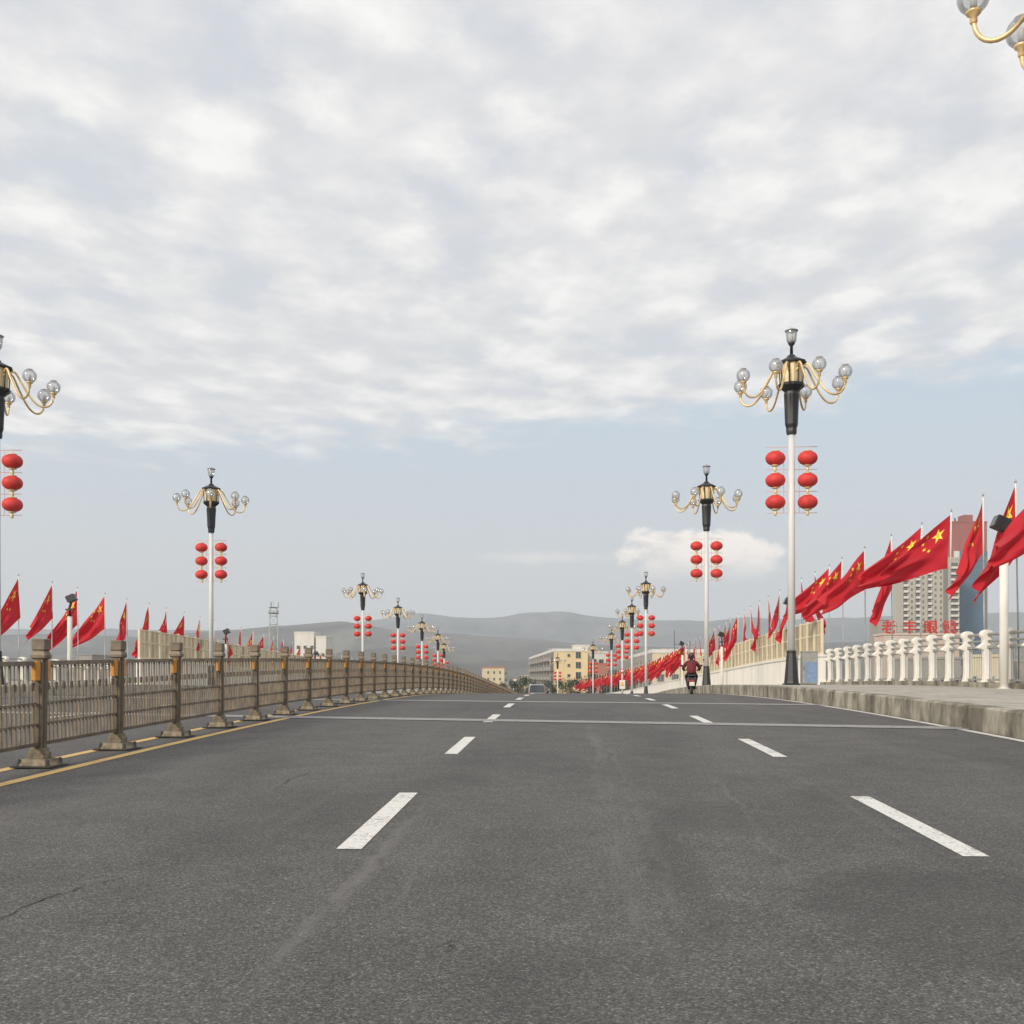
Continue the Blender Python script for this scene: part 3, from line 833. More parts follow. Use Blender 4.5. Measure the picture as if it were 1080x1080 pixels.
def hw(y): return 1.65+.0125*min(max(y-47.6, 0), 90)
def wall_and_slats(bx, s, y0, yend, slat_end, lab_w, lab_s):
    wroot = empty('parapet_wall', (0, 0, 0), 0, lab_w, 'wall')
    b = MB(); extr(b, [(bx-.14, -.3), (bx+.14, -.3), (bx+.14, hw), (bx-.14, hw)], frange(y0, yend, 2.0), M_WALL); b.build('wall_body', wroot)
    b = MB(); extr(b, [(bx-.2, lambda y: hw(y)), (bx+.2, lambda y: hw(y)), (bx+.2, lambda y: hw(y)+.1), (bx-.2, lambda y: hw(y)+.1)], frange(y0-.05, yend, 2.0), M_WHITE); b.build('coping', wroot)
    b = MB(); extr(b, [(bx-.16, lambda y: SW+.26), (bx+.16, lambda y: SW+.26), (bx+.16, lambda y: SW-.2), (bx-.16, lambda y: SW-.2)], frange(y0-.02, yend, 2.0), M_MARBLE); b.build('skirting', wroot)
    root = empty('slatted_screen', (bx, 0, 0), 0, lab_s, 'screen')
    y = y0+.1; P_ = 1.4; i = 0
    pm = qm = None; hs = 1.62
    while y < slat_end:
        z = E(y)+hw(y)+.1
        if pm is None:
            b = MB(); b.box((-.055, -.055, 0), (.055, .055, hs), M_CREAM); pm = b.build('post', root); p = pm
            b = MB()
            for zz_ in (.03, .86, 1.5): b.box((-.03, .055, zz_), (.03, P_-.055, zz_+.07), M_CREAM)
            nb = 7
            for k in range(nb):
                yy = .075+(P_-.15)*k/nb
                b.box((-.018, yy, .10), (.018, yy+(P_-.15)/nb*.72, 1.5), M_TAN if k % 3 else M_TANL)
            qm = b.build('slat_panel', root); q = qm
        else: p = copy_tree(pm, root); q = copy_tree(qm, root)
        p.location = (0, y, z); q.location = (0, y, z)
        q.rotation_euler = (math.atan2(E(y+P_)+hw(y+P_)-E(y)-hw(y), P_), 0, 0)
        y += P_
wall_and_slats(BXR+.05, 1, 47.3, 232, 104, 'long white parapet wall rising along the right side beyond the cabinet', 'cream and tan slatted screen standing on the right parapet wall')
wall_and_slats(BXL-.05, -1, 54.0, 232, 106, 'white parapet wall on the left side beyond the median fence', 'weathered tan slatted screen at far left behind the median fence')

# cabinet on the right pavement
cy_ = 40.4; cb = empty('utility_cabinet', (9.32, cy_, E(cy_)+SW), 0, 'grey utility cabinet with a blue panel beside the lamp on the right', 'cabinet')
b = MB(); b.box((-.28, -.2, .03), (.28, .25, 1.24), M_GREYB); b.box((-.3, -.22, 1.24), (.3, .27, 1.28), M_GREYB); b.box((-.26, -.18, 0), (.26, .23, .03), M_DGREY); b.build('housing', cb, bevel=.01)
b = MB(); b.box((-.19, -.212, .1), (.24, -.2, .86), M_BLUEB); b.build('panel', cb)
b = MB(); b.box((-.26, -.225, .55), (-.235, -.2, .7), M_DGREY); b.build('handle', cb)
c2_ = empty('meter_box', (8.72, cy_+.2, E(cy_)+SW), 0, 'narrow dark louvred box between tall lamp and grey cabinet', 'cabinet')
b = MB(); b.box((-.2, -.15, 0), (.2, .2, 1.1), M_FPOLE); b.build('housing', c2_, bevel=.01)
b = MB()
for k in range(9): b.box((-.16, -.17, .15+k*.1), (.16, -.15, .2+k*.1), M_DGREY)
b.build('louvre', c2_)

# ================================================================== FLAGS
def cloth_fn(phi, al, comp, amp, fr, ph, side=1):
    dirh = Vector((-math.cos(phi), -math.sin(phi)*side, 0)); nrm = Vector((-dirh.y, dirh.x, 0))
    def f(u, v):
        s_ = 2.4*u
        a = al*(1-.04*u)-.10*v*u
        z = -1.6*v*(1-comp*u**.8) - s_*math.sin(a)
        h = s_*math.cos(a)
        g = u**.75
        n = amp*g*math.sin(2*PI*(fr*u+.75*v)+ph) + amp*.75*g*math.sin(2*PI*(1.7*v-.5*u)+ph*1.7) + .05*g*math.sin(2*PI*(3.1*v+1.3*u)+ph*2.3)
        h += amp*.35*g*math.sin(2*PI*(.9*v+.8*u)+ph*.6)
        return Vector((0, 0, 0)) + dirh*h + nrm*n + Vector((0, 0, z))
    return f
def cloth_mesh(f):
    b = MB(); nu, nv = 34, 22; vs = []; fs = []
    for i in range(nu+1):
        for j in range(nv+1): vs.append(f(i/nu, j/nv))
    for i in range(nu):
        for j in range(nv):
            a = i*(nv+1)+j; fs.append((a, a+1, a+nv+2, a+nv+1))
    b.add(vs, fs, M_FLAG, True)
    return b
def star_mesh(f, cu_, cv_, r, rot_):
    b = MB()
    for sgn in (-1, 1):
        rings_ = 5; vs = []; fs = []
        out = []
        for k in range(10):
            a0 = rot_+k*PI/5; a1 = rot_+(k+1)*PI/5
            r0 = r if k % 2 == 0 else r*.382; r1 = r if k % 2 else r*.382
            p0 = (math.sin(a0)*r0, -math.cos(a0)*r0); p1 = (math.sin(a1)*r1, -math.cos(a1)*r1)
            for q in range(3): out.append((p0[0]+(p1[0]-p0[0])*q/3, p0[1]+(p1[1]-p0[1])*q/3))
        n = len(out)
        def P(du, dv):
            u = cu_+du/30; v = cv_+dv/20
            p = f(u, v); e = .01
            nn = (f(u+e, v)-f(u-e, v)).cross(f(u, v+e)-f(u, v-e)).normalized()
            return p+nn*sgn*.009
        vs.append(P(0, 0))
        for q in range(1, rings_+1):
            for (du, dv) in out: vs.append(P(du*q/rings_, dv*q/rings_))
        for i in range(n): fs.append((0, 1+i, 1+(i+1) % n))
        for q in range(rings_-1):
            for i in range(n):
                j = (i+1) % n; fs.append((1+q*n+i, 1+q*n+j, 1+(q+1)*n+j, 1+(q+1)*n+i))
        b.add(vs, fs, M_YEL, True)
    return b
def make_flag(f, H, stars=True):
    root = empty('flag', (0, 0, 0))
    b = MB(); b.lathe([(.024, 0), (.020, H-1.9)], M_FPOLE, 8); b.lathe([(.022, H-1.9), (.018, H-.06)], M_WHITE, 8); b.lathe([(.028, H-.06), (.03, H-.02), (.004, H+.04)], M_FPOLE, 8)
    b.build('pole', root)
    cl = cloth_mesh(f).build('cloth', root, loc=(-.025, 0, H-.16), fix=False)
    star_mesh(f, 5/30, 5/20, 3, 0).build('large_star', cl, fix=False)
    if stars:
        for (u, v) in ((10, 2), (12, 4), (12, 7), (10, 9)):
            star_mesh(f, u/30, v/20, 1, math.atan2(5-u, (v-5))).build('small_star', cl, fix=False)
    return root
# variants: (phi, fall angle, squeeze, fold size, folds, phase)
WIDE = [(R(8), R(50), .45, .20, .9, .3), (R(4), R(44), .50, .20, .8, 2.2), (R(14), R(52), .42, .26, 1.1, 4.0), (R(-10), R(47), .50, .22, .8, 5.1), (R(2), R(60), .35, .26, .9, 1.9)]
MIDV = [(R(22), R(69), .42, .15, 1.0, 1.0), (R(45), R(66), .40, .13, .8, 3.3)]
NARR = [(R(78), R(58), .35, .13, .8, .2), (R(95), R(62), .4, .12, .9, 2.6), (R(70), R(66), .3, .12, .7, 4.4), (R(60), R(60), .45, .13, .9, 1.4)]
HR, HL = 5.75-SW, 4.95-SW
protos = {}
def proto(side, cls, k):
    key = (side, cls, k)
    V = {'w': WIDE, 'm': MIDV, 'n': NARR}[cls][k]
    if key in protos: return copy_tree(protos[key])
    protos[key] = make_flag(cloth_fn(*V), HR if side == 'r' else HL); return protos[key]
def place(side, zc, cls, k, label, x=None, dz=0, rz=0):
    X = 11.72 if side == 'r' else -22.72
    y = zc*math.cos(PSI)+.051*X
    f_ = proto(side, cls, k)
    f_.location = (X+XO(y), y, E(y)+SW+dz); f_.rotation_euler = (random.uniform(-.018, .018), random.uniform(-.014, .014), rz+random.uniform(-.12, .12))
    for ch in kids(f_):
        if ch.name.startswith('cloth'): ch.scale = (random.uniform(.84, 1.08), random.uniform(.8, 1.25), random.uniform(.93, 1.07)); ch.rotation_euler = (0, random.uniform(-.07, .07), 0)
    tag(f_, label, 'flag', 'red flags with yellow stars along the bridge railings')
def zc_of(x, X): return X*F/(x-596)
right_near = [
    (1124, 'w', 0, 'red flag entering at the right edge of the photo', R(-6)), (1073, 'w', 4, 'red flag behind the white spotlight post, its black lamp at left', R(8)), (1037, 'm', 0, 'narrow red flag hanging just left of the black spotlight', 0),
    (999.5, 'w', 1, 'large red flag with five clear yellow stars in front of the beige tower', 0), (969, 'w', 3, 'red flag tucked just behind the large clear starred flag', R(-4)), (940, 'm', 1, 'red flag mostly hidden behind two flags, its tip hanging below them', 0),
    (912, 'w', 2, 'red flag blowing left, next left from the hidden flag pair', R(-8)), (889, 'w', 0, 'red flag blowing left, between two similar flags right of tall lamp', R(-4)), (873, 'w', 3, 'red flag blowing left, nearest to the tall lamp over the cabinet', 0),
    (858.4, 'n', 0, 'slim limp red flag just right of the tall lamp pole behind others', 0), (844.7, 'n', 1, 'slim limp red flag touching the right of the tall lamp pole', 0), (832, 'n', 2, 'thin limp red flag almost hidden behind the tall lamp pole', 0),
    (821, 'n', 3, 'short limp red flag, first one left of the tall lamp pole', 0), (809.5, 'n', 0, 'limp red flag, second one left of the tall lamp pole', 0), (801, 'n', 2, 'limp red flag, third one left of the tall lamp pole', 0),
    (791, 'n', 1, 'limp red flag, fourth one left of the tall lamp pole', 0), (784, 'n', 0, 'limp red flag, fifth one left of the tall lamp pole', 0), (777.5, 'm', 1, 'red flag slanting left just right of the second spotlight post', 0)]
for x, c, k, lab, rz in right_near: place('r', zc_of(x, 11.72), c, k, lab, rz=rz)
z = zc_of(777.5, 11.72)+2.8; i = 0; fc = -1
ordn = ['first', 'second', 'third', 'fourth', 'fifth', 'sixth']
names = ['behind the second spotlight post', 'left of the second spotlight post', 'second left of the second spotlight post', 'third left of the second spotlight post', 'at the right of the lamp pole beside the motorcyclist', 'just left of the lamp pole beside the motorcyclist', 'second left of the lamp pole beside the motorcyclist', 'right above the head of the motorcyclist', 'above the left shoulder of the motorcyclist', 'beside the black spotlight above the motorcyclist']
while z < 222:
    if z < 99:
        place('r', z, 'n', i % 4, f'small limp red flag {names[min(i, 9)]}', rz=random.uniform(-.3, .3))
    else:
        fc += 1
        place('r', z, 'w' if i % 3 else 'm', (4, 0, 4, 2, 3)[i % 5] if i % 3 else i % 2, f'small red flag, {ordn[fc]} leftward of the black spotlight over the motorcyclist' if fc < 6 else 'small red flag in the dense distant row left of the motorcyclist', rz=random.uniform(-.25, .25), dz=min(.013*(z-98), .95))
    z += 2.78; i += 1
left_near = [(22, 'n', 3, 'red flag at the far left edge, folded on both sides of its pole', 0), (56.6, 'n', 3, 'second red flag from the left edge, behind the fence', 0), (84.8, 'm', 1, 'red flag behind the black spotlight on the left', R(-25)),
    (112.5, 'w', 2, 'red flag blowing widest on the left side, right of the spotlight', R(-10)), (137, 'n', 1, 'limp red flag at the near end of the left slatted screen', 0), (158, 'n', 2, 'slim red flag, first in front of the left slatted screen', 0), (177, 'n', 0, 'slim red flag, second in front of the left slatted screen', 0),
    (195, 'n', 3, 'slim red flag, third in front of the left slatted screen', 0), (211.5, 'n', 1, 'slim red flag just left of the whole left lamp', 0)]
for x, c, k, lab, rz in left_near: place('l', zc_of(x, -22.72), c, k, lab, rz=rz)
z = zc_of(211.5, -22.72)+2.8; i = 0
ln = ['behind the whole left lamp pole', 'just right of the whole left lamp pole', 'second right of the whole left lamp pole', 'left of the second left spotlight', 'right of the second left spotlight', 'below left of the lattice tower', 'under the lattice tower', 'right under the lattice tower', 'left of the white building', 'before the white building', 'before the right of the white building', 'right of the white building']
while z < 150:
    place('l', z, 'n' if i % 3 else 'm', i % 4 if i % 3 else i % 2, f'small red flag {ln[i]}' if i < 12 else 'tiny red flag low behind the distant left fence', rz=random.uniform(-.3, .3))
    z += 2.75; i += 1

# ================================================================== SPOTLIGHT POSTS
def spot_root():
    r_ = empty('spotlight_post', (0, 0, 0))
    b = MB(); b.lathe([(.16, 0), (.16, .02)], M_WHITE, 14); b.lathe([(.105, .02), (.105, 3.25), (.06, 3.27)], M_WHITE, 18); b.build('post', r_)
    b = MB(); b.lathe([(.13, 3.27), (.13, 3.31)], M_BLACK, 12); b.tube([(0, 0, 3.3), (0, 0, 3.75), (-.05, 0, 3.9)], .05, M_BLACK, 8)
    b.box((-.16, -.05, 3.55), (.18, .05, 3.62), M_BLACK); b.build('bracket', r_)
    T = Matrix.Translation((-.08, 0, 4.12)) @ Matrix.Rotation(R(24), 4, 'Y')
    b = MB(); b.box((-.17, -.16, -.16), (.17, .16, .16), M_BLACK, T); b.box((-.185, -.14, -.14), (-.17, .14, .14), M_GLASS, T)
    for k in range(6): b.box((.17, -.15+k*.055, -.14), (.20, -.138+k*.055, .14), M_BLACK, T)
    b.build('floodlight', r_, bevel=.015)
    return r_
sp0 = spot_root(); frst = True
for side, zc, lab in (('r', 26.1, 'white spotlight post with black head standing before the railing at right edge'), ('r', 51.0, 'white spotlight post hidden behind the tall right lamp pole'), ('r', 73.0, 'white spotlight post with black head on slatted screen right of the motorcyclist lamp'),
                      ('r', 97.6, 'distant white post with black head just above the motorcyclist'), ('l', 46.4, 'white spotlight post with black head behind the near left fence'), ('l', 67.7, 'small white post with black head right of the whole left lamp'), ('l', 92, 'tiny black headed post before the white building')):
    X = 10.94 if side == 'r' else -21.95
    y = zc*math.cos(PSI)+.051*X
    o = sp0 if frst else copy_tree(sp0); frst = False
    o.location = (X, y, E(y)+SW-(.0 if side == 'r' else .0)); o.rotation_euler = (0, 0, 0 if side == 'r' else PI)
    if side == 'l': o.scale = (1, 1, .93)
    elif zc > 90: o.scale = (1, 1, 1.25)
    tag(o, lab, 'spotlight', 'white posts with black spotlights')

# ================================================================== MOTORCYCLIST
def skin(name, verts, edges, radii, root_i, m, parent=None, sub=1):
    me = bpy.data.meshes.new(name); me.from_pydata(verts, edges, []); me.update()
    o = bpy.data.objects.new(name, me); COL.objects.link(o)
    md = o.modifiers.new('skin', 'SKIN'); md.use_smooth_shade = True
    sv = me.skin_vertices[0].data
    for i, r_ in enumerate(radii): sv[i].radius = (r_, r_) if not isinstance(r_, tuple) else r_
    sv[root_i].use_root = True
    if sub: ss = o.modifiers.new('sub', 'SUBSURF'); ss.levels = sub; ss.render_levels = sub
    bpy.context.view_layer.update()
    dg = bpy.context.evaluated_depsgraph_get(); ev = o.evaluated_get(dg)
    nm = bpy.data.meshes.new_from_object(ev); o.modifiers.clear(); o.data = nm
    nm.materials.clear(); nm.materials.append(m)
    for p in nm.polygons: p.use_smooth = True
    if parent: o.parent = parent
    return o
mx, my = 4.84, 40.3
slope = math.atan2(E(my+1)-E(my-1), 2)
M_JACK = mat('dark_red_jacket', (.17, .022, .030), .8, var=.35, scale=12)
M_TROU = mat('dark_trousers', (.03, .03, .035), .85, var=.2)
M_SKIN = mat('skin', (.45, .27, .19), .6, var=.05)
M_HELM = mat('helmet', (.05, .02, .02), .25, var=.2, spec=.6)
M_SCOOT = mat('scooter_plastic', (.035, .03, .032), .3, var=.2, spec=.5)
M_SCOOTR = mat('scooter_red', (.07, .015, .018), .3, var=.2, spec=.5)
bike = empty('scooter', (mx, my, E(my)), 0, 'dark scooter with a white rear plate ridden up the right lane', 'scooter'); bike.rotation_euler = (slope, 0, R(-5.5)); bike.scale = (.88, .88, .87)
def wheel(y):
    Tw = Matrix.Translation((0, y, .25)) @ Matrix.Rotation(R(90), 4, 'Y')
    b = MB(); b.lathe([(.17, -.05), (.23, -.055), (.25, -.03), (.25, .03), (.23, .055), (.17, .05)], M_RUBBER, 24, T=Tw); o = b.build('wheel', bike)
    b = MB(); b.lathe([(.05, -.06), (.16, -.045), (.16, .045), (.05, .06)], M_GREYB, 16, T=Tw); b.build('rim', o)
wheel(-.55); wheel(.72)
b = MB()
b.prism([(-.82, .58), (-.78, .72), (-.5, .80), (.05, .76), (.12, .60), (.1, .36), (.42, .32), (.55, .55), (.50, .95), (.62, .98), (.72, .6), (.78, .42), (.5, .22), (-.1, .2), (-.3, .34), (-.62, .48)], 'x', -.16, .16, M_SCOOT)
b.build('body', bike, bevel=.05)
b = MB(); b.prism([(-.84, .52), (-.80, .70), (-.45, .74), (-.2, .66), (-.3, .42), (-.6, .44)], 'x', -.19, .19, M_SCOOTR); b.build('rear_cowl', bike, bevel=.05)
b = MB(); b.prism([(-.80, .80), (-.72, .86), (-.2, .85), (.1, .82), (.08, .77), (-.5, .78)], 'x', -.15, .15, M_BLACK); b.build('seat', bike, bevel=.03)
b = MB(); b.box((-.11, -.90, .37), (.11, -.89, .54), mat('plate_white', (.7, .7, .7))); b.box((-.11, -.89, .34), (.11, -.80, .36), M_SCOOT); b.box((-.02, -.89, .34), (.02, -.80, .56), M_SCOOT); b.build('number_plate', bike)
b = MB(); b.box((-.10, -.865, .57), (.10, -.82, .61), M_SIGNR); b.build('tail_light', bike, bevel=.01)
b = MB(); b.tube([(-.36, .46, 1.08), (-.15, .52, 1.06), (.15, .52, 1.06), (.36, .46, 1.08)], .018, M_BLACK, 8); b.tube([(0, .52, 1.06), (0, .72, .25)], .03, M_BLACK, 8); b.build('handlebar', bike)
for sx in (-1, 1):
    b = MB(); b.tube([(sx*.28, .49, 1.07), (sx*.36, .48, 1.24)], .009, M_BLACK, 6); b.box((sx*.41-.07, .46, 1.22), (sx*.41+.07, .49, 1.31), M_BLACK); b.build('mirror', bike, bevel=.008)
b = MB(); b.tube([(.16, .1, .27), (.18, -.4, .28), (.19, -.8, .33)], .045, M_GREYB, 10); b.build('exhaust', bike)
rider = empty('person', (mx, my, E(my)), 0, 'motorcyclist seen from behind in a dark red jacket and dark helmet', 'person'); rider.rotation_euler = (slope, 0, R(-5.5)); rider.scale = (.88, .88, .87)
V = [(0, -.18, .92), (0, -.16, 1.08), (0, -.12, 1.26), (0, -.09, 1.40), (0, -.06, 1.50), (0, -.03, 1.60), (0, -.02, 1.70), (0, -.01, 1.78)]
Ed = [(i, i+1) for i in range(7)]; Rr = [.17, .165, .18, .15, .06, .075, .095, .08]
for sx in (-1, 1):
    k = len(V)
    V += [(sx*.19, -.09, 1.40), (sx*.34, .02, 1.20), (sx*.33, .28, 1.07), (sx*.30, .43, 1.08), (sx*.29, .50, 1.07)]
    Rr += [.075, .058, .045, .035, .03]; Ed += [(3, k), (k, k+1), (k+1, k+2), (k+2, k+3), (k+3, k+4)]
    k = len(V)
    V += [(sx*.12, -.12, .88), (sx*.23, .28, .80), (sx*.16, .18, .40), (sx*.16, .20, .35), (sx*.16, .34, .34)]
    Rr += [.11, .078, .052, .042, .04]; Ed += [(0, k), (k, k+1), (k+1, k+2), (k+2, k+3), (k+3, k+4)]
bodyo = skin('body', V, Ed, Rr, 0, M_TROU, rider)
# jacket over trunk and arms
V = [(0, -.18, .86), (0, -.17, 1.02), (0, -.13, 1.24), (0, -.09, 1.40), (0, -.07, 1.47)]; Ed = [(0, 1), (1, 2), (2, 3), (3, 4)]; Rr = [(.20, .17), (.205, .17), (.225, .19), (.17, .14), .09]
for sx in (-1, 1):
    k = len(V); V += [(sx*.20, -.09, 1.385), (sx*.355, .02, 1.19), (sx*.335, .27, 1.07), (sx*.315, .38, 1.075)]
    Rr += [.095, .078, .062, .052]; Ed += [(3, k), (k, k+1), (k+1, k+2), (k+2, k+3)]
skin('jacket', V, Ed, Rr, 0, M_JACK, rider)
b = MB(); b.ball((0, -.02, 1.70), .135, .155, .145, M_HELM, 20, 14); b.lathe([(.13, 1.58), (.142, 1.63), (.137, 1.66)], M_BLACK, 20, (0, -.02)); b.build('helmet', rider)
b = MB(); b.ball((0, .0, 1.665), .088, .105, .115, M_SKIN, 14, 10); b.ball((0, .107, 1.65), .016, .022, .03, M_SKIN, 8, 6)
for sx in (-1, 1): b.ball((sx*.035, .098, 1.69), .013, .01, .009, M_BLACK, 8, 6)
b.box((-.025, .098, 1.605), (.025, .107, 1.612), M_SIGNR); b.build('face', rider)
for sx in (-1, 1):
    b = MB(); b.ball((sx*.295, .47, 1.075), .035, .045, .02, M_BLACK, 10, 7)
    for q in range(4):
        x0 = sx*(.27+.018*q); b.tube([(x0, .47, 1.09), (x0, .505, 1.095), (x0, .515, 1.07), (x0, .50, 1.045), (x0, .478-.003*q, 1.045)], .0085, M_BLACK, 6)
    b.tube([(sx*.265, .45, 1.07), (sx*.255, .46, 1.05), (sx*.262, .485, 1.038)], .010, M_BLACK, 6); b.build('glove', rider)
    b = MB(); b.box((sx*.155-.05, .12, .325), (sx*.155+.05, .40, .39), M_BLACK, None, .85); b.build('shoe', rider, bevel=.02)

# ================================================================== VAN
vy = 104.2; van = empty('minivan', (-2.75, vy, E(vy)), R(0), 'silver minivan seen from behind just over the crest of the road', 'van'); van.rotation_euler = (math.atan2(E(vy+2)-E(vy), 2), 0, 0)
M_SILV = mat('silver_paint', (.40, .41, .42), .3, .4, var=.05)
b = MB(); sec = [(-.86, .3), (-.90, .55), (-.90, .95), (-.84, 1.08), (-.74, 1.72), (-.66, 1.84), (.66, 1.84), (.74, 1.72), (.84, 1.08), (.90, .95), (.90, .55), (.86, .3)]
vs = []; fs = []; st = [(-2.05, .93, .28), (-1.98, 1, 0), (1.0, 1, 0), (1.25, .99, 0)]
def ring(y, wsc, topz, bot=.3): return [(x*wsc, y, (z if z < 1.1 else 1.08+(z-1.08)*topz)) for x, z in sec]
rs = [ring(-2.06, .94, .97), ring(-1.95, 1, 1.0), ring(.7, 1, 1.0), ring(1.5, .98, .35), ring(2.1, .93, .02), ring(2.2, .88, 0)]
for r_ in rs: vs += r_
n = len(sec)
for j in range(len(rs)-1):
    for i in range(n): k = (i+1) % n; fs.append((j*n+i, j*n+k, (j+1)*n+k, (j+1)*n+i))
fs += [tuple(range(n)), tuple(range(len(vs)-1, len(vs)-n-1, -1))]
b.add(vs, fs, M_SILV); b.build('body', van, bevel=.03)
b = MB(); b.add([(-.76, -2.085, 1.02), (.76, -2.085, 1.02), (.66, -2.075, 1.74), (-.66, -2.075, 1.74), (-.76, -2.06, 1.02), (.76, -2.06, 1.02), (.66, -2.05, 1.74), (-.66, -2.05, 1.74)], [(0, 1, 2, 3), (4, 7, 6, 5), (0, 4, 5, 1), (1, 5, 6, 2), (2, 6, 7, 3), (3, 7, 4, 0)], M_GLASS); b.build('rear_window', van)
for sx in (-1, 1):
    b = MB(); b.box((sx*.80-.055, -2.09, .72), (sx*.80+.055, -2.05, 1.05), M_SIGNR); b.build('tail_light', van, bevel=.01)
    b = MB(); b.box((sx*.99-.08, .85, 1.02), (sx*.99+.08, .93, 1.18), M_BLACK); b.box((sx*.93-.05, .88, 1.05), (sx*.93+.05, .9, 1.08), M_BLACK); b.build('mirror', van, bevel=.01)
    b = MB(); b.add([(sx*.862, -1.7, 1.15), (sx*.862, .8, 1.15), (sx*.775, .5, 1.66), (sx*.775, -1.6, 1.66), (sx*.83, -1.7, 1.15), (sx*.83, .8, 1.15), (sx*.74, .5, 1.66), (sx*.74, -1.6, 1.66)], [(0, 1, 2, 3), (4, 7, 6, 5), (0, 4, 5, 1), (1, 5, 6, 2), (2, 6, 7, 3), (3, 7, 4, 0)], M_GLASS); b.build('side_window', van)
b = MB(); b.box((-.88, -2.14, .32), (.88, -2.0, .58), M_SILV); b.build('bumper', van, bevel=.03)
b = MB(); b.box((-.22, -2.09, .66), (.22, -2.07, .80), M_BLUEB); b.build('number_plate', van)
for sx in (-1, 1):
    for yy in (-1.35, 1.35):
        Tw = Matrix.Translation((sx*.80, yy, .31)) @ Matrix.Rotation(R(90), 4, 'Y')
        b = MB(); b.lathe([(.18, -.1), (.29, -.1), (.31, -.07), (.31, .07), (.29, .1), (.18, .1)], M_RUBBER, 20, T=Tw); o = b.build('wheel', van)
        b = MB(); b.lathe([(.05, -.09), (.18, -.08), (.18, .08), (.05, .09)], M_GREYB, 14, T=Tw); b.build('rim', o)

# ================================================================== BUILDINGS
def bmat(name, col, **k): return mat(name, col, .85, var=.08, scale=.25, streak=True, **k)
M_YB = bmat('yellow_render', (.70, .56, .33)); M_WB = bmat('white_building', (.66, .64, .60)); M_GB = bmat('grey_building', (.33, .305, .28)); M_RB = bmat('red_brown_render', (.42, .20, .15))
M_BEI = bmat('beige_tower', (.43, .41, .36)); M_DIM = bmat('dull_window', (.16, .16, .155)); M_BLU = mat('blue_curtain_glass', (.10, .17, .24), .25, var=.15, scale=.06, spec=.8); M_RT = bmat('red_tile_facade', (.33, .13, .12)); M_ROOF = mat('roof_grey', (.22, .21, .20), .9)
M_CRB = bmat('cream_building', (.62, .54, .38))
def building(name, label, A, Bp, depth, ztop, wallm, wins=None, side_wins=None, roofm=None, parapet=.8, zbot=GZ, wallside=None, clutter=0, cat='building', frame=None):
    """A -> B: front facade corners (as seen left to right); depth goes away from the camera"""
    A = Vector((A.x, A.y, 0)); Bv = Vector((Bp.x, Bp.y, 0)); L = (Bv-A).length
    ang = math.atan2(Bv.y-A.y, Bv.x-A.x)
    root = empty(name, (A.x, A.y, zbot), ang, label, cat)
    H = ztop-zbot
    b = MB(); b.box((0, 0, 0), (L, depth, H), wallm); b.build('wall', root)
    if wallside: b = MB(); b.box((-.10, .3, 0), (-.004, depth-.3, H-.1), wallside); b.build('side_wall', root)
    b = MB()
    for (x0, y0, x1, y1) in ((-.15, -.15, L+.15, .25), (-.15, depth-.25, L+.15, depth+.15), (-.15, .25, .25, depth-.25), (L-.25, .25, L+.15, depth-.25)): b.box((x0, y0, H-.02), (x1, y1, H+parapet), roofm or wallm)
    rf_ = b.build('roof', root)
    rng = random.Random(hash(label) % 1000 if False else len(label))
    for k in range(clutter):
        xx = rng.uniform(.5, L-2.5); w_ = rng.uniform(.8, 2.2); b = MB()
        b.box((xx, depth*.3, H), (xx+w_, depth*.3+1.5, H+rng.uniform(1.0, 2.2)), M_GREYB)
        b.lathe([(.35, H+.6), (.35, H+.601)], M_DGREY, 6, (xx, depth*.2)); b.build('roof_tank', rf_)
    def grid(face, cols, rows, z0, dz, ww, wh, x0, dx_, fr=None, bal=False):
        for r_ in range(rows):
            for c in range(cols):
                u = x0+c*dx_; z = z0+r_*dz
                fm = MB(); gm = MB()
                def P(u0, u1, o0, o1, z0_, z1_, m, bb):
                    if wallside and face == 'left': o0 += .1; o1 += .1
                    if face == 'front': bb.box((u0, -o1, z0_), (u1, -o0, z1_), m)
                    elif face == 'left': bb.box((-o1, u0, z0_), (-o0, u1, z1_), m)
                    else: bb.box((L+o0, u0, z0_), (L+o1, u1, z1_), m)
                f_ = fr or M_GREYB
                t_ = .12
                P(u-t_, u+ww+t_, .003, .12, z-t_, z, f_, fm); P(u-t_, u+ww+t_, .003, .12, z+wh, z+wh+t_, f_, fm)
                P(u-t_, u, .003, .12, z, z+wh, f_, fm); P(u+ww, u+ww+t_, .003, .12, z, z+wh, f_, fm); P(u+ww*.46, u+ww*.54, .012, .1, z, z+wh, f_, fm)
                P(u, u+ww, .001, .010, z, z+wh, M_GLASS, gm)
                if bal: P(u-.3, u+ww+.3, .12, 1.2, z-.5, z-.3, f_, fm); P(u-.3, u+ww+.3, 1.1, 1.2, z-.3, z+.55, f_, fm)
                fo = fm.build('balcony' if bal else 'window', root, fix=False); gm.build('pane', fo, fix=False)
    for g in (wins or []): grid('front', *g)
    for g in (side_wins or []): grid(*g)
    return root, L, H
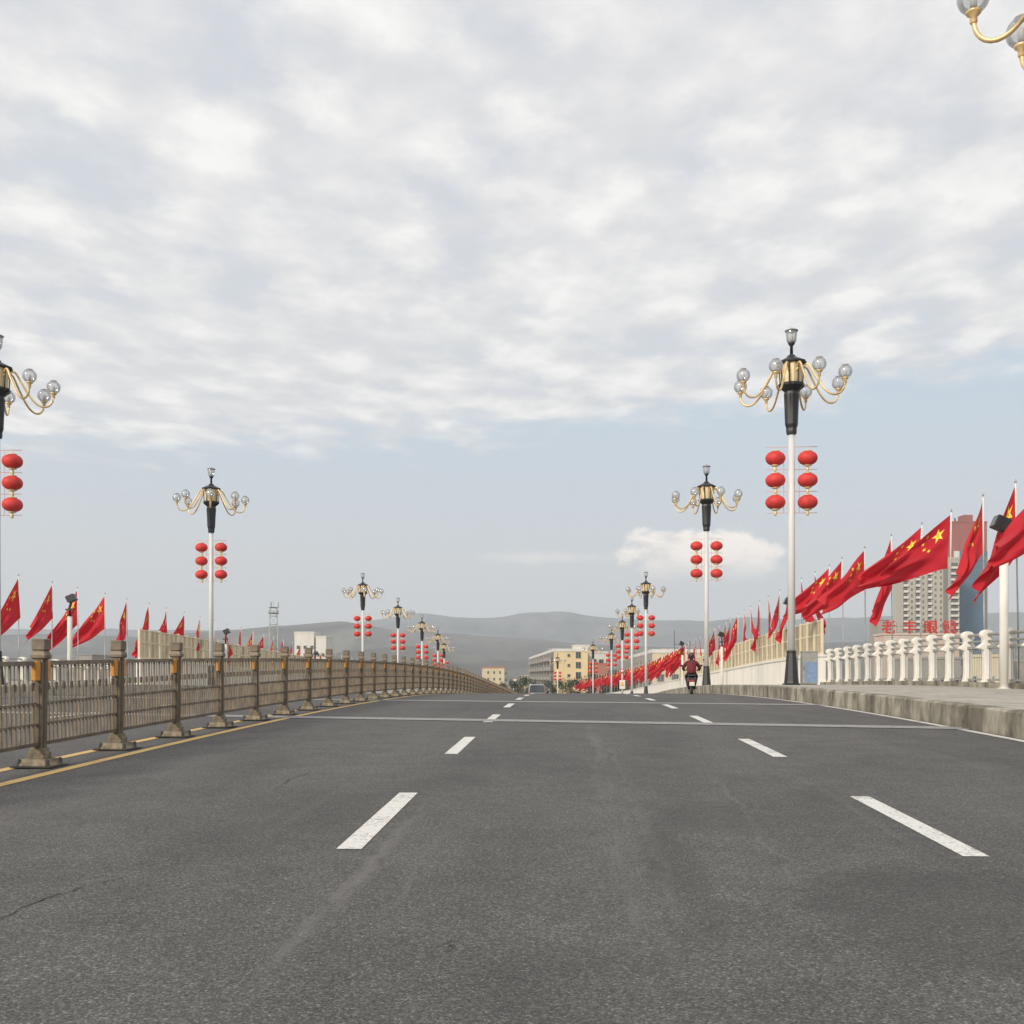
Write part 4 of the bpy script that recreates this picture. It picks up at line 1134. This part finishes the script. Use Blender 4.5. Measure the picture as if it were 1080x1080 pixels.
# yellow block with its long balcony side
A = W3(584.5, 300); B_ = W3(620, 300.3)
building('apartment_block', 'yellow apartment building with grey balconied side beyond the van', A, B_, 150, EYE+(HOR-687)/F*300, M_YB,
    wins=[(1, 5, 3.2, 2.9, 1.3, 1.7, 6.3, 1), (1, 5, 3.6, 2.9, .6, .7, 3.9, 1)],
    side_wins=[('left', 9, 5, 3.0, 2.9, 11.0, 1.9, 2, 15.5, M_GB, True)], roofm=M_WB, clutter=8, wallside=M_GB)
A = W3(621, 316); B_ = W3(641, 316.5)
building('apartment_block', 'pinkish white building with a red brown lower part right of yellow block', A, B_, 30, EYE+(HOR-689)/F*316, M_WB, wins=[(3, 1, 13.2, 3, 1.2, 1.4, 1, 2.2)], parapet=.6, clutter=2)
rb, L_, H_ = building('annex', 'plain red brown rendered annex behind the distant lamp poles', W3(632, 296), W3(643, 296.3), 14, EYE+(HOR-700)/F*297, M_RB, wins=[(2, 2, 4, 3, .7, .9, .6, 1.2)], parapet=.2)
building('roof_house', 'white rooftop stair house on the yellow apartment building', W3(607, 318), W3(622, 318.3), 8, EYE+(HOR-681)/F*318, M_WB, wins=[(2, 1, 15.2, 3, .7, .8, .8, 1.8)], parapet=.3)
# long block further right
A = W3(688, 236); B_ = W3(752, 235.3)
building('apartment_block', 'cream apartment building behind the dense red flags beside the motorcyclist', A, B_, 134, EYE+(HOR-688.5)/F*236, M_CRB,
    wins=[(4, 4, 2.6, 2.95, 1.3, 1.5, 1.2, 3.3)], side_wins=[('left', 6, 4, 2.8, 2.95, 5.5, 1.6, 3, 14, M_GB, True)], roofm=M_WB, clutter=8, wallside=M_GB)
# small cream block left of the van, white block and low houses on the left
building('house_block', 'plain cream four storey block just above the fence left of the van', W3(511, 420), W3(532, 420.5), 30, EYE+(HOR-704.5)/F*420, M_CRB, wins=[(3, 4, 2.4, 2.7, .5, .9, 1.2, 2.4)], side_wins=[('right', 3, 4, 2.5, 2.7, 2, 1.4, 2, 8, M_GREYB, True)], roofm=M_RB, parapet=.5)
building('office_block', 'white office building behind the fence with a teal window side', W3(310.5, 400), W3(331, 400), 18, EYE+(HOR-667.5)/F*400, M_WB, wins=[(3, 7, 2.0, 3, 1.0, 1.1, 1.0, 2.6)], side_wins=[('left', 3, 7, 2.0, 3, 2.2, 1.5, 1.5, 5)], parapet=.5)
building('office_block', 'lower white wing right of the white office building', W3(333, 398), W3(344, 398), 15, EYE+(HOR-672)/F*400, M_WB, wins=[(2, 6, 2.0, 3, .8, 1.1, .6, 1.9)], parapet=.4)
building('low_shed', 'small grey flat roofed building behind the near left fence', W3(80, 260), W3(97, 260), 12, EYE+(HOR-691)/F*260, M_GB, wins=[(1, 1, 8, 3, 1.6, .7, 1, 2)], parapet=.2)
building('far_house', 'tiny pale house among the trees just left of the van', W3(541, 520), W3(548, 520), 10, EYE+(HOR-716)/F*520, M_WB, wins=[(2, 2, 1.5, 3, .8, 1.1, .5, 1.5)], parapet=.3, roofm=M_RB)
building('far_house', 'tiny pale flat roofed house between the tiny house and the van', W3(550, 480), W3(557, 480), 10, EYE+(HOR-713)/F*480, M_CRB, wins=[(2, 2, 2.5, 3, .8, 1.1, .5, 1.5)], parapet=.3)
# low building behind the right balustrade
building('low_building', 'pale low building seen through the right railing', W3(1016, 120), W3(1056, 118), 12, EYE+(HOR-693)/F*119, M_CRB, wins=[(2, 2, 6.6, 2.4, .6, .7, .8, 1.8)], parapet=.3)
building('low_building', 'grey low building behind the railing beside the pale one', W3(975, 150), W3(1013, 150), 12, EYE+(HOR-695)/F*150, M_GB, wins=[(3, 2, 6.0, 2.6, .8, .9, .7, 1.7)], parapet=.3)
building('low_building', 'long grey low building at the right edge behind railing', W3(1060, 130), W3(1160, 128), 12, EYE+(HOR-698)/F*130, M_GB, wins=[(5, 2, 6.0, 2.4, 1.0, .8, .7, 2.1)], parapet=.3)
# towers
Zt = 520
root, L_, H_ = building('residential_tower', 'beige residential tower with balcony columns behind the red flags', W3(952, Zt), W3(1012, Zt+1), 12, EYE+(HOR-590)/F*Zt, M_BEI, parapet=1.2)
fl = int((H_-4)/3)
for k, (u, wd, m) in enumerate([(.3, 2.2, M_WB), (6.5, 2.0, M_WB), (12.6, 1.8, M_WB), (24.2, 3.8, M_WB)]):
    if True:
        b = MB()
        b.box((u, -.05, 3), (u+wd, -.003, 3+fl*3), M_DIM)
        for r_ in range(fl):
            b.box((u-.1, -.9, 3+r_*3), (u+wd+.1, -.05, 3.25+r_*3), m); b.box((u-.1, -.9, 3.25+r_*3), (u+wd+.1, -.8, 4.1+r_*3), m)
        b.build('balcony_column', root, fix=False)
for k, u in enumerate((4.2, 10.0, 16.2, 18.9)):
    b = MB()
    b.box((u-.06, -.03, 3), (u+.96, -.002, 3+fl*3), M_BEI)
    for r_ in range(fl): b.box((u, -.06, 3.8+r_*3), (u+.9, -.003, 5.2+r_*3), M_DIM)
    b.build('window_column', root, fix=False)
b = MB(); b.box((20.6, -.4, 2), (22.6, -.003, H_-1), M_ROOF); b.build('recess_band', root)
root, L_, H_ = building('glass_tower', 'blue glass tower with red brown top and white round emblem', W3(1006, Zt+26), W3(1041, Zt+27), 8, EYE+(HOR-551)/F*(Zt+26), M_RT, parapet=.8)
b = MB(); b.box((3.0, -.5, 1), (L_-.0, -.02, H_-15), M_BLU)
for r_ in range(int((H_-16)/3.3)): b.box((3.0, -.53, 2+r_*3.3), (L_, -.5, 2.12+r_*3.3), M_ROOF)
b.build('glass_facade', root, fix=False)
b = MB(); b.box((0, -.3, 1), (2.9, -.01, H_-15), M_WB); b.build('pale_edge', root)
b = MB(); b.box((6.6, 2, H_), (11.2, 9, H_+4.4), M_RT); b.box((1.4, 2, H_), (2.0, 2.6, H_+2.6), M_DGREY); b.build('roof_house', root)
b = MB(); T = Matrix.Translation((6.1, -.55, H_-19)) @ Matrix.Rotation(R(90), 4, 'X')
b.lathe([(1.5, 0), (1.5, .25)], M_WHITE, 24, T=T)
for k in range(8):
    a = k*PI/4; T2 = T @ Matrix.Rotation(a, 4, 'Z'); b.box((1.35, -.28, 0), (2.15, .28, .25), M_WHITE, T2)
b.build('emblem', root)
b = MB(); b.box((L_-1.2, -.52, 2), (L_-.2, -.505, H_-18), M_ROOF)
for k in range(int((H_-20)/3)): b.box((L_-1.2, -.55, 2+k*3), (L_-.2, -.51, 4+k*3), M_ROOF)
b.build('window_column', root, fix=False)

# shop building with red letters on its roof
M_SHOP = bmat('shop_orange', (.56, .45, .38))
Zs = 190; A = W3(932, Zs); B_ = W3(1012, Zs)
root, L_, H_ = building('shop_building', 'pale orange shop building carrying big red rooftop characters', A, B_, 5, EYE+(HOR-670)/F*Zs, M_SHOP, wins=[(7, 3, 3.2, 3.4, 1.4, 1.4, .8, 2.1)], parapet=.4)
b = MB()
for k in range(7): b.box((.2, -.05, H_-2.9+k*.42), (L_*.45, -.003, H_-2.75+k*.42), M_WB)
b.build('fascia_stripe', root, fix=False)
chars = '老丰眼镜'; cxs = [937, 959, 981.5, 1001]
sign = empty('roof_sign', (A.x, A.y, GZ+H_+.4), math.atan2(B_.y-A.y, B_.x-A.x), 'row of big red characters standing on the shop roof', 'sign')
for ch, cx_ in zip(chars, cxs):
    cu_ = bpy.data.curves.new('character', 'FONT'); cu_.body = ch; cu_.size = 2.6; cu_.extrude = .12; cu_.align_x = 'CENTER'; cu_.offset = 0
    to = bpy.data.objects.new('tmp', cu_); COL.objects.link(to); bpy.context.view_layer.update()
    me = bpy.data.meshes.new_from_object(to.evaluated_get(bpy.context.evaluated_depsgraph_get()))
    bpy.data.objects.remove(to)
    me.materials.clear(); me.materials.append(M_SIGNR)
    bmm = bmesh.new()
    for q_, (ox, oy) in enumerate(((-.05, -.04), (.05, -.04), (.05, .04), (-.05, .04))):
        n0 = len(bmm.verts); bmm.from_mesh(me); bmm.verts.ensure_lookup_table()
        for v_ in bmm.verts[n0:]: v_.co += Vector((ox, oy, .006*q_))
    bmm.to_mesh(me); bmm.free()
    o = bpy.data.objects.new('character', me); COL.objects.link(o); o.parent = sign
    o.location = ((cx_-932)/F*Zs, -.1, .15); o.rotation_euler = (R(90), 0, 0)
b = MB()
b.box((0, -.02, .06), (L_*.95, .04, .12), M_ROOF); b.box((0, .12, 1.2), (L_*.95, .16, 1.26), M_ROOF)
for k in range(12): b.box((k*L_*.95/11, .0, 0), (k*L_*.95/11+.06, .1, 1.9), M_ROOF)
b.build('frame', sign)
root, L_, H_ = building('water_house', 'small grey rooftop frame building left of the red characters', W3(926, 260), W3(938, 260), 6, EYE+(HOR-654)/F*260, M_GB, wins=[(2, 5, 8, 2.7, .9, 1.2, .3, 1.4)], parapet=.2)

# lattice tower on the left
lt = empty('lattice_tower', W3(288.5, 420, z=GZ), .3, 'grey lattice communications tower rising behind the left fence', 'tower')
b = MB(); HH = EYE+(HOR-641)/F*420-GZ
def lw(z): return 2.0-.6*z/HH
cr = [(-1, -1), (1, -1), (1, 1), (-1, 1)]
for (sx, sy) in cr: b.tube([(sx*lw(0), sy*lw(0), 0), (sx*lw(HH), sy*lw(HH), HH)], .16, M_GREYB, 6)
nz_ = 11
for k in range(nz_):
    z0 = HH*k/nz_; z1 = HH*(k+1)/nz_
    for i in range(4):
        a = cr[i]; c = cr[(i+1) % 4]
        b.tube([(a[0]*lw(z1), a[1]*lw(z1), z1), (c[0]*lw(z1), c[1]*lw(z1), z1)], .08, M_GREYB, 5)
        b.tube([(a[0]*lw(z0), a[1]*lw(z0), z0), (c[0]*lw(z1), c[1]*lw(z1), z1)], .06, M_GREYB, 5)
b.build('lattice', lt)
b = MB(); b.lathe([(2.1, HH-2.4), (2.1, HH-2.1)], M_DGREY, 16); b.lathe([(2.0, HH+.0), (2.0, HH+.15)], M_DGREY, 16)
for k in range(12): a = k*PI/6; b.tube([(2.0*math.cos(a), 2.0*math.sin(a), HH-2.1), (2.0*math.cos(a), 2.0*math.sin(a), HH-1.1)], .05, M_DGREY, 4)
b.build('platform', lt)
b = MB()
for k in range(3):
    a = k*2.1; b.box((1.9*math.cos(a)-.2, 1.9*math.sin(a)-.2, HH+.15), (1.9*math.cos(a)+.2, 1.9*math.sin(a)+.2, HH+2.2), M_GREYB)
b.tube([(0, 0, HH), (0, 0, HH+3.2)], .06, M_GREYB, 5); b.build('antenna', lt)
# thin mast on the distant ridge, power frame
p = W3(597, 5500); mst = empty('mast', (p.x, p.y, EYE+(HOR-662)/F*5500-10), 0, 'thin white mast on the far hill above the yellow building', 'mast')
b = MB(); b.tube([(0, 0, 0), (0, 0, 75)], 2.2, M_WHITE, 8); b.build('pole', mst)
pf = empty('power_frame', W3(719.5, 170, z=GZ), 0, 'thin dark utility frame with crossbar behind the flags above the motorcyclist', 'utility pole')
for x_ in (-1.25, 1.25):
    b = MB(); b.tube([(x_, 0, 0), (x_, 0, 17.2 if x_ < 0 else 15.5)], .06, M_DGREY, 6); b.build('pole', pf)
b = MB(); b.tube([(-1.4, 0, 14.9), (1.4, 0, 14.9)], .05, M_DGREY, 6)
b.build('crossbar', pf)

# ================================================================== TREES
def tree_meshes(seed, h, cr_):
    rng = random.Random(seed); tb = MB()
    tb.tube([(0, 0, 0), (.08, .03, h*.3), (-.05, 0, h*.6), (0, 0, h*.85)], .16, M_BARK, 7, r2=.04)
    clumps = []
    for k in range(9):
        a = rng.uniform(0, 2*PI); z = h*rng.uniform(.42, .92); rr_ = cr_*rng.uniform(.35, .8)*(1.15-.5*abs(z/h-.6)*2)
        e = (rr_*math.cos(a), rr_*math.sin(a), z); tb.tube([(0, 0, h*rng.uniform(.25, .5)), (e[0]*.5, e[1]*.5, z-.35), e], .06, M_BARK, 5, r2=.02)
        clumps.append((Vector(e), cr_*rng.uniform(.28, .5)))
    clumps.append((Vector((0, 0, h*.88)), cr_*.45))
    lb = MB(); vs = []; fs = []
    for c, r_ in clumps:
        for q in range(150):
            d = Vector((rng.gauss(0, 1), rng.gauss(0, 1), rng.gauss(0, .8))).normalized()*r_*rng.uniform(.45, 1.08)
            p = c+d; u = Vector((rng.gauss(0, 1), rng.gauss(0, 1), rng.gauss(0, 1))).normalized(); v_ = u.orthogonal().normalized(); s_ = rng.uniform(.09, .17)
            k = len(vs); vs += [p-u*s_, p+v_*s_*.6, p+u*s_, p-v_*s_*.6]; fs.append((k, k+1, k+2, k+3))
    lb.add(vs, fs, M_LEAF)
    return tb.mesh('trunk'), lb.mesh('crown', False)
TM = [tree_meshes(s_, 6.5, 2.3) for s_ in (3, 5, 8)]
tr = [(w_, zc, top, lab) for w_, zc, top, lab in [
    (541, 270, 722, 'left'), (549, 262, 720, 'left'), (556, 268, 719, 'left'), (532, 285, 724, 'left'), (577, 262, 722, 'left'),
    (590, 258, 722, 'right'), (601, 255, 721, 'right'), (612, 252, 719, 'right'), (622, 250, 718, 'right'), (633, 248, 716, 'right'), (641, 244, 715, 'right'), (650, 240, 713, 'right'), (659, 238, 712, 'right'), (670, 236, 714, 'right')]]
cl_, cr2 = 0, 0
ordn = ['first', 'second', 'third', 'fourth', 'fifth', 'sixth', 'seventh', 'eighth', 'ninth', 'tenth']
for i, (x, zc, top, sd_) in enumerate(tr):
    if sd_ == 'left': cl_ += 1; lab = f'small dark bushy tree, {ordn[cl_-1]} of those around the van'
    else: cr2 += 1; lab = f'dark green tree, {ordn[cr2-1]} from left in the row before the yellow building'
    p = W3(x, zc, top-5); g = W3(x, zc, z=GZ); hgt = p.z-GZ
    t_ = empty('broadleaf_tree', (g.x, g.y, GZ), i*1.3, lab, 'tree', 'trees at the far end of the bridge')
    tm, lm = TM[i % 3]
    for nm, me in (('trunk', tm), ('crown', lm)):
        o = bpy.data.objects.new(nm, me); COL.objects.link(o); o.parent = t_
    t_.scale = (hgt/6.5*.8, hgt/6.5*.8, hgt/6.5)
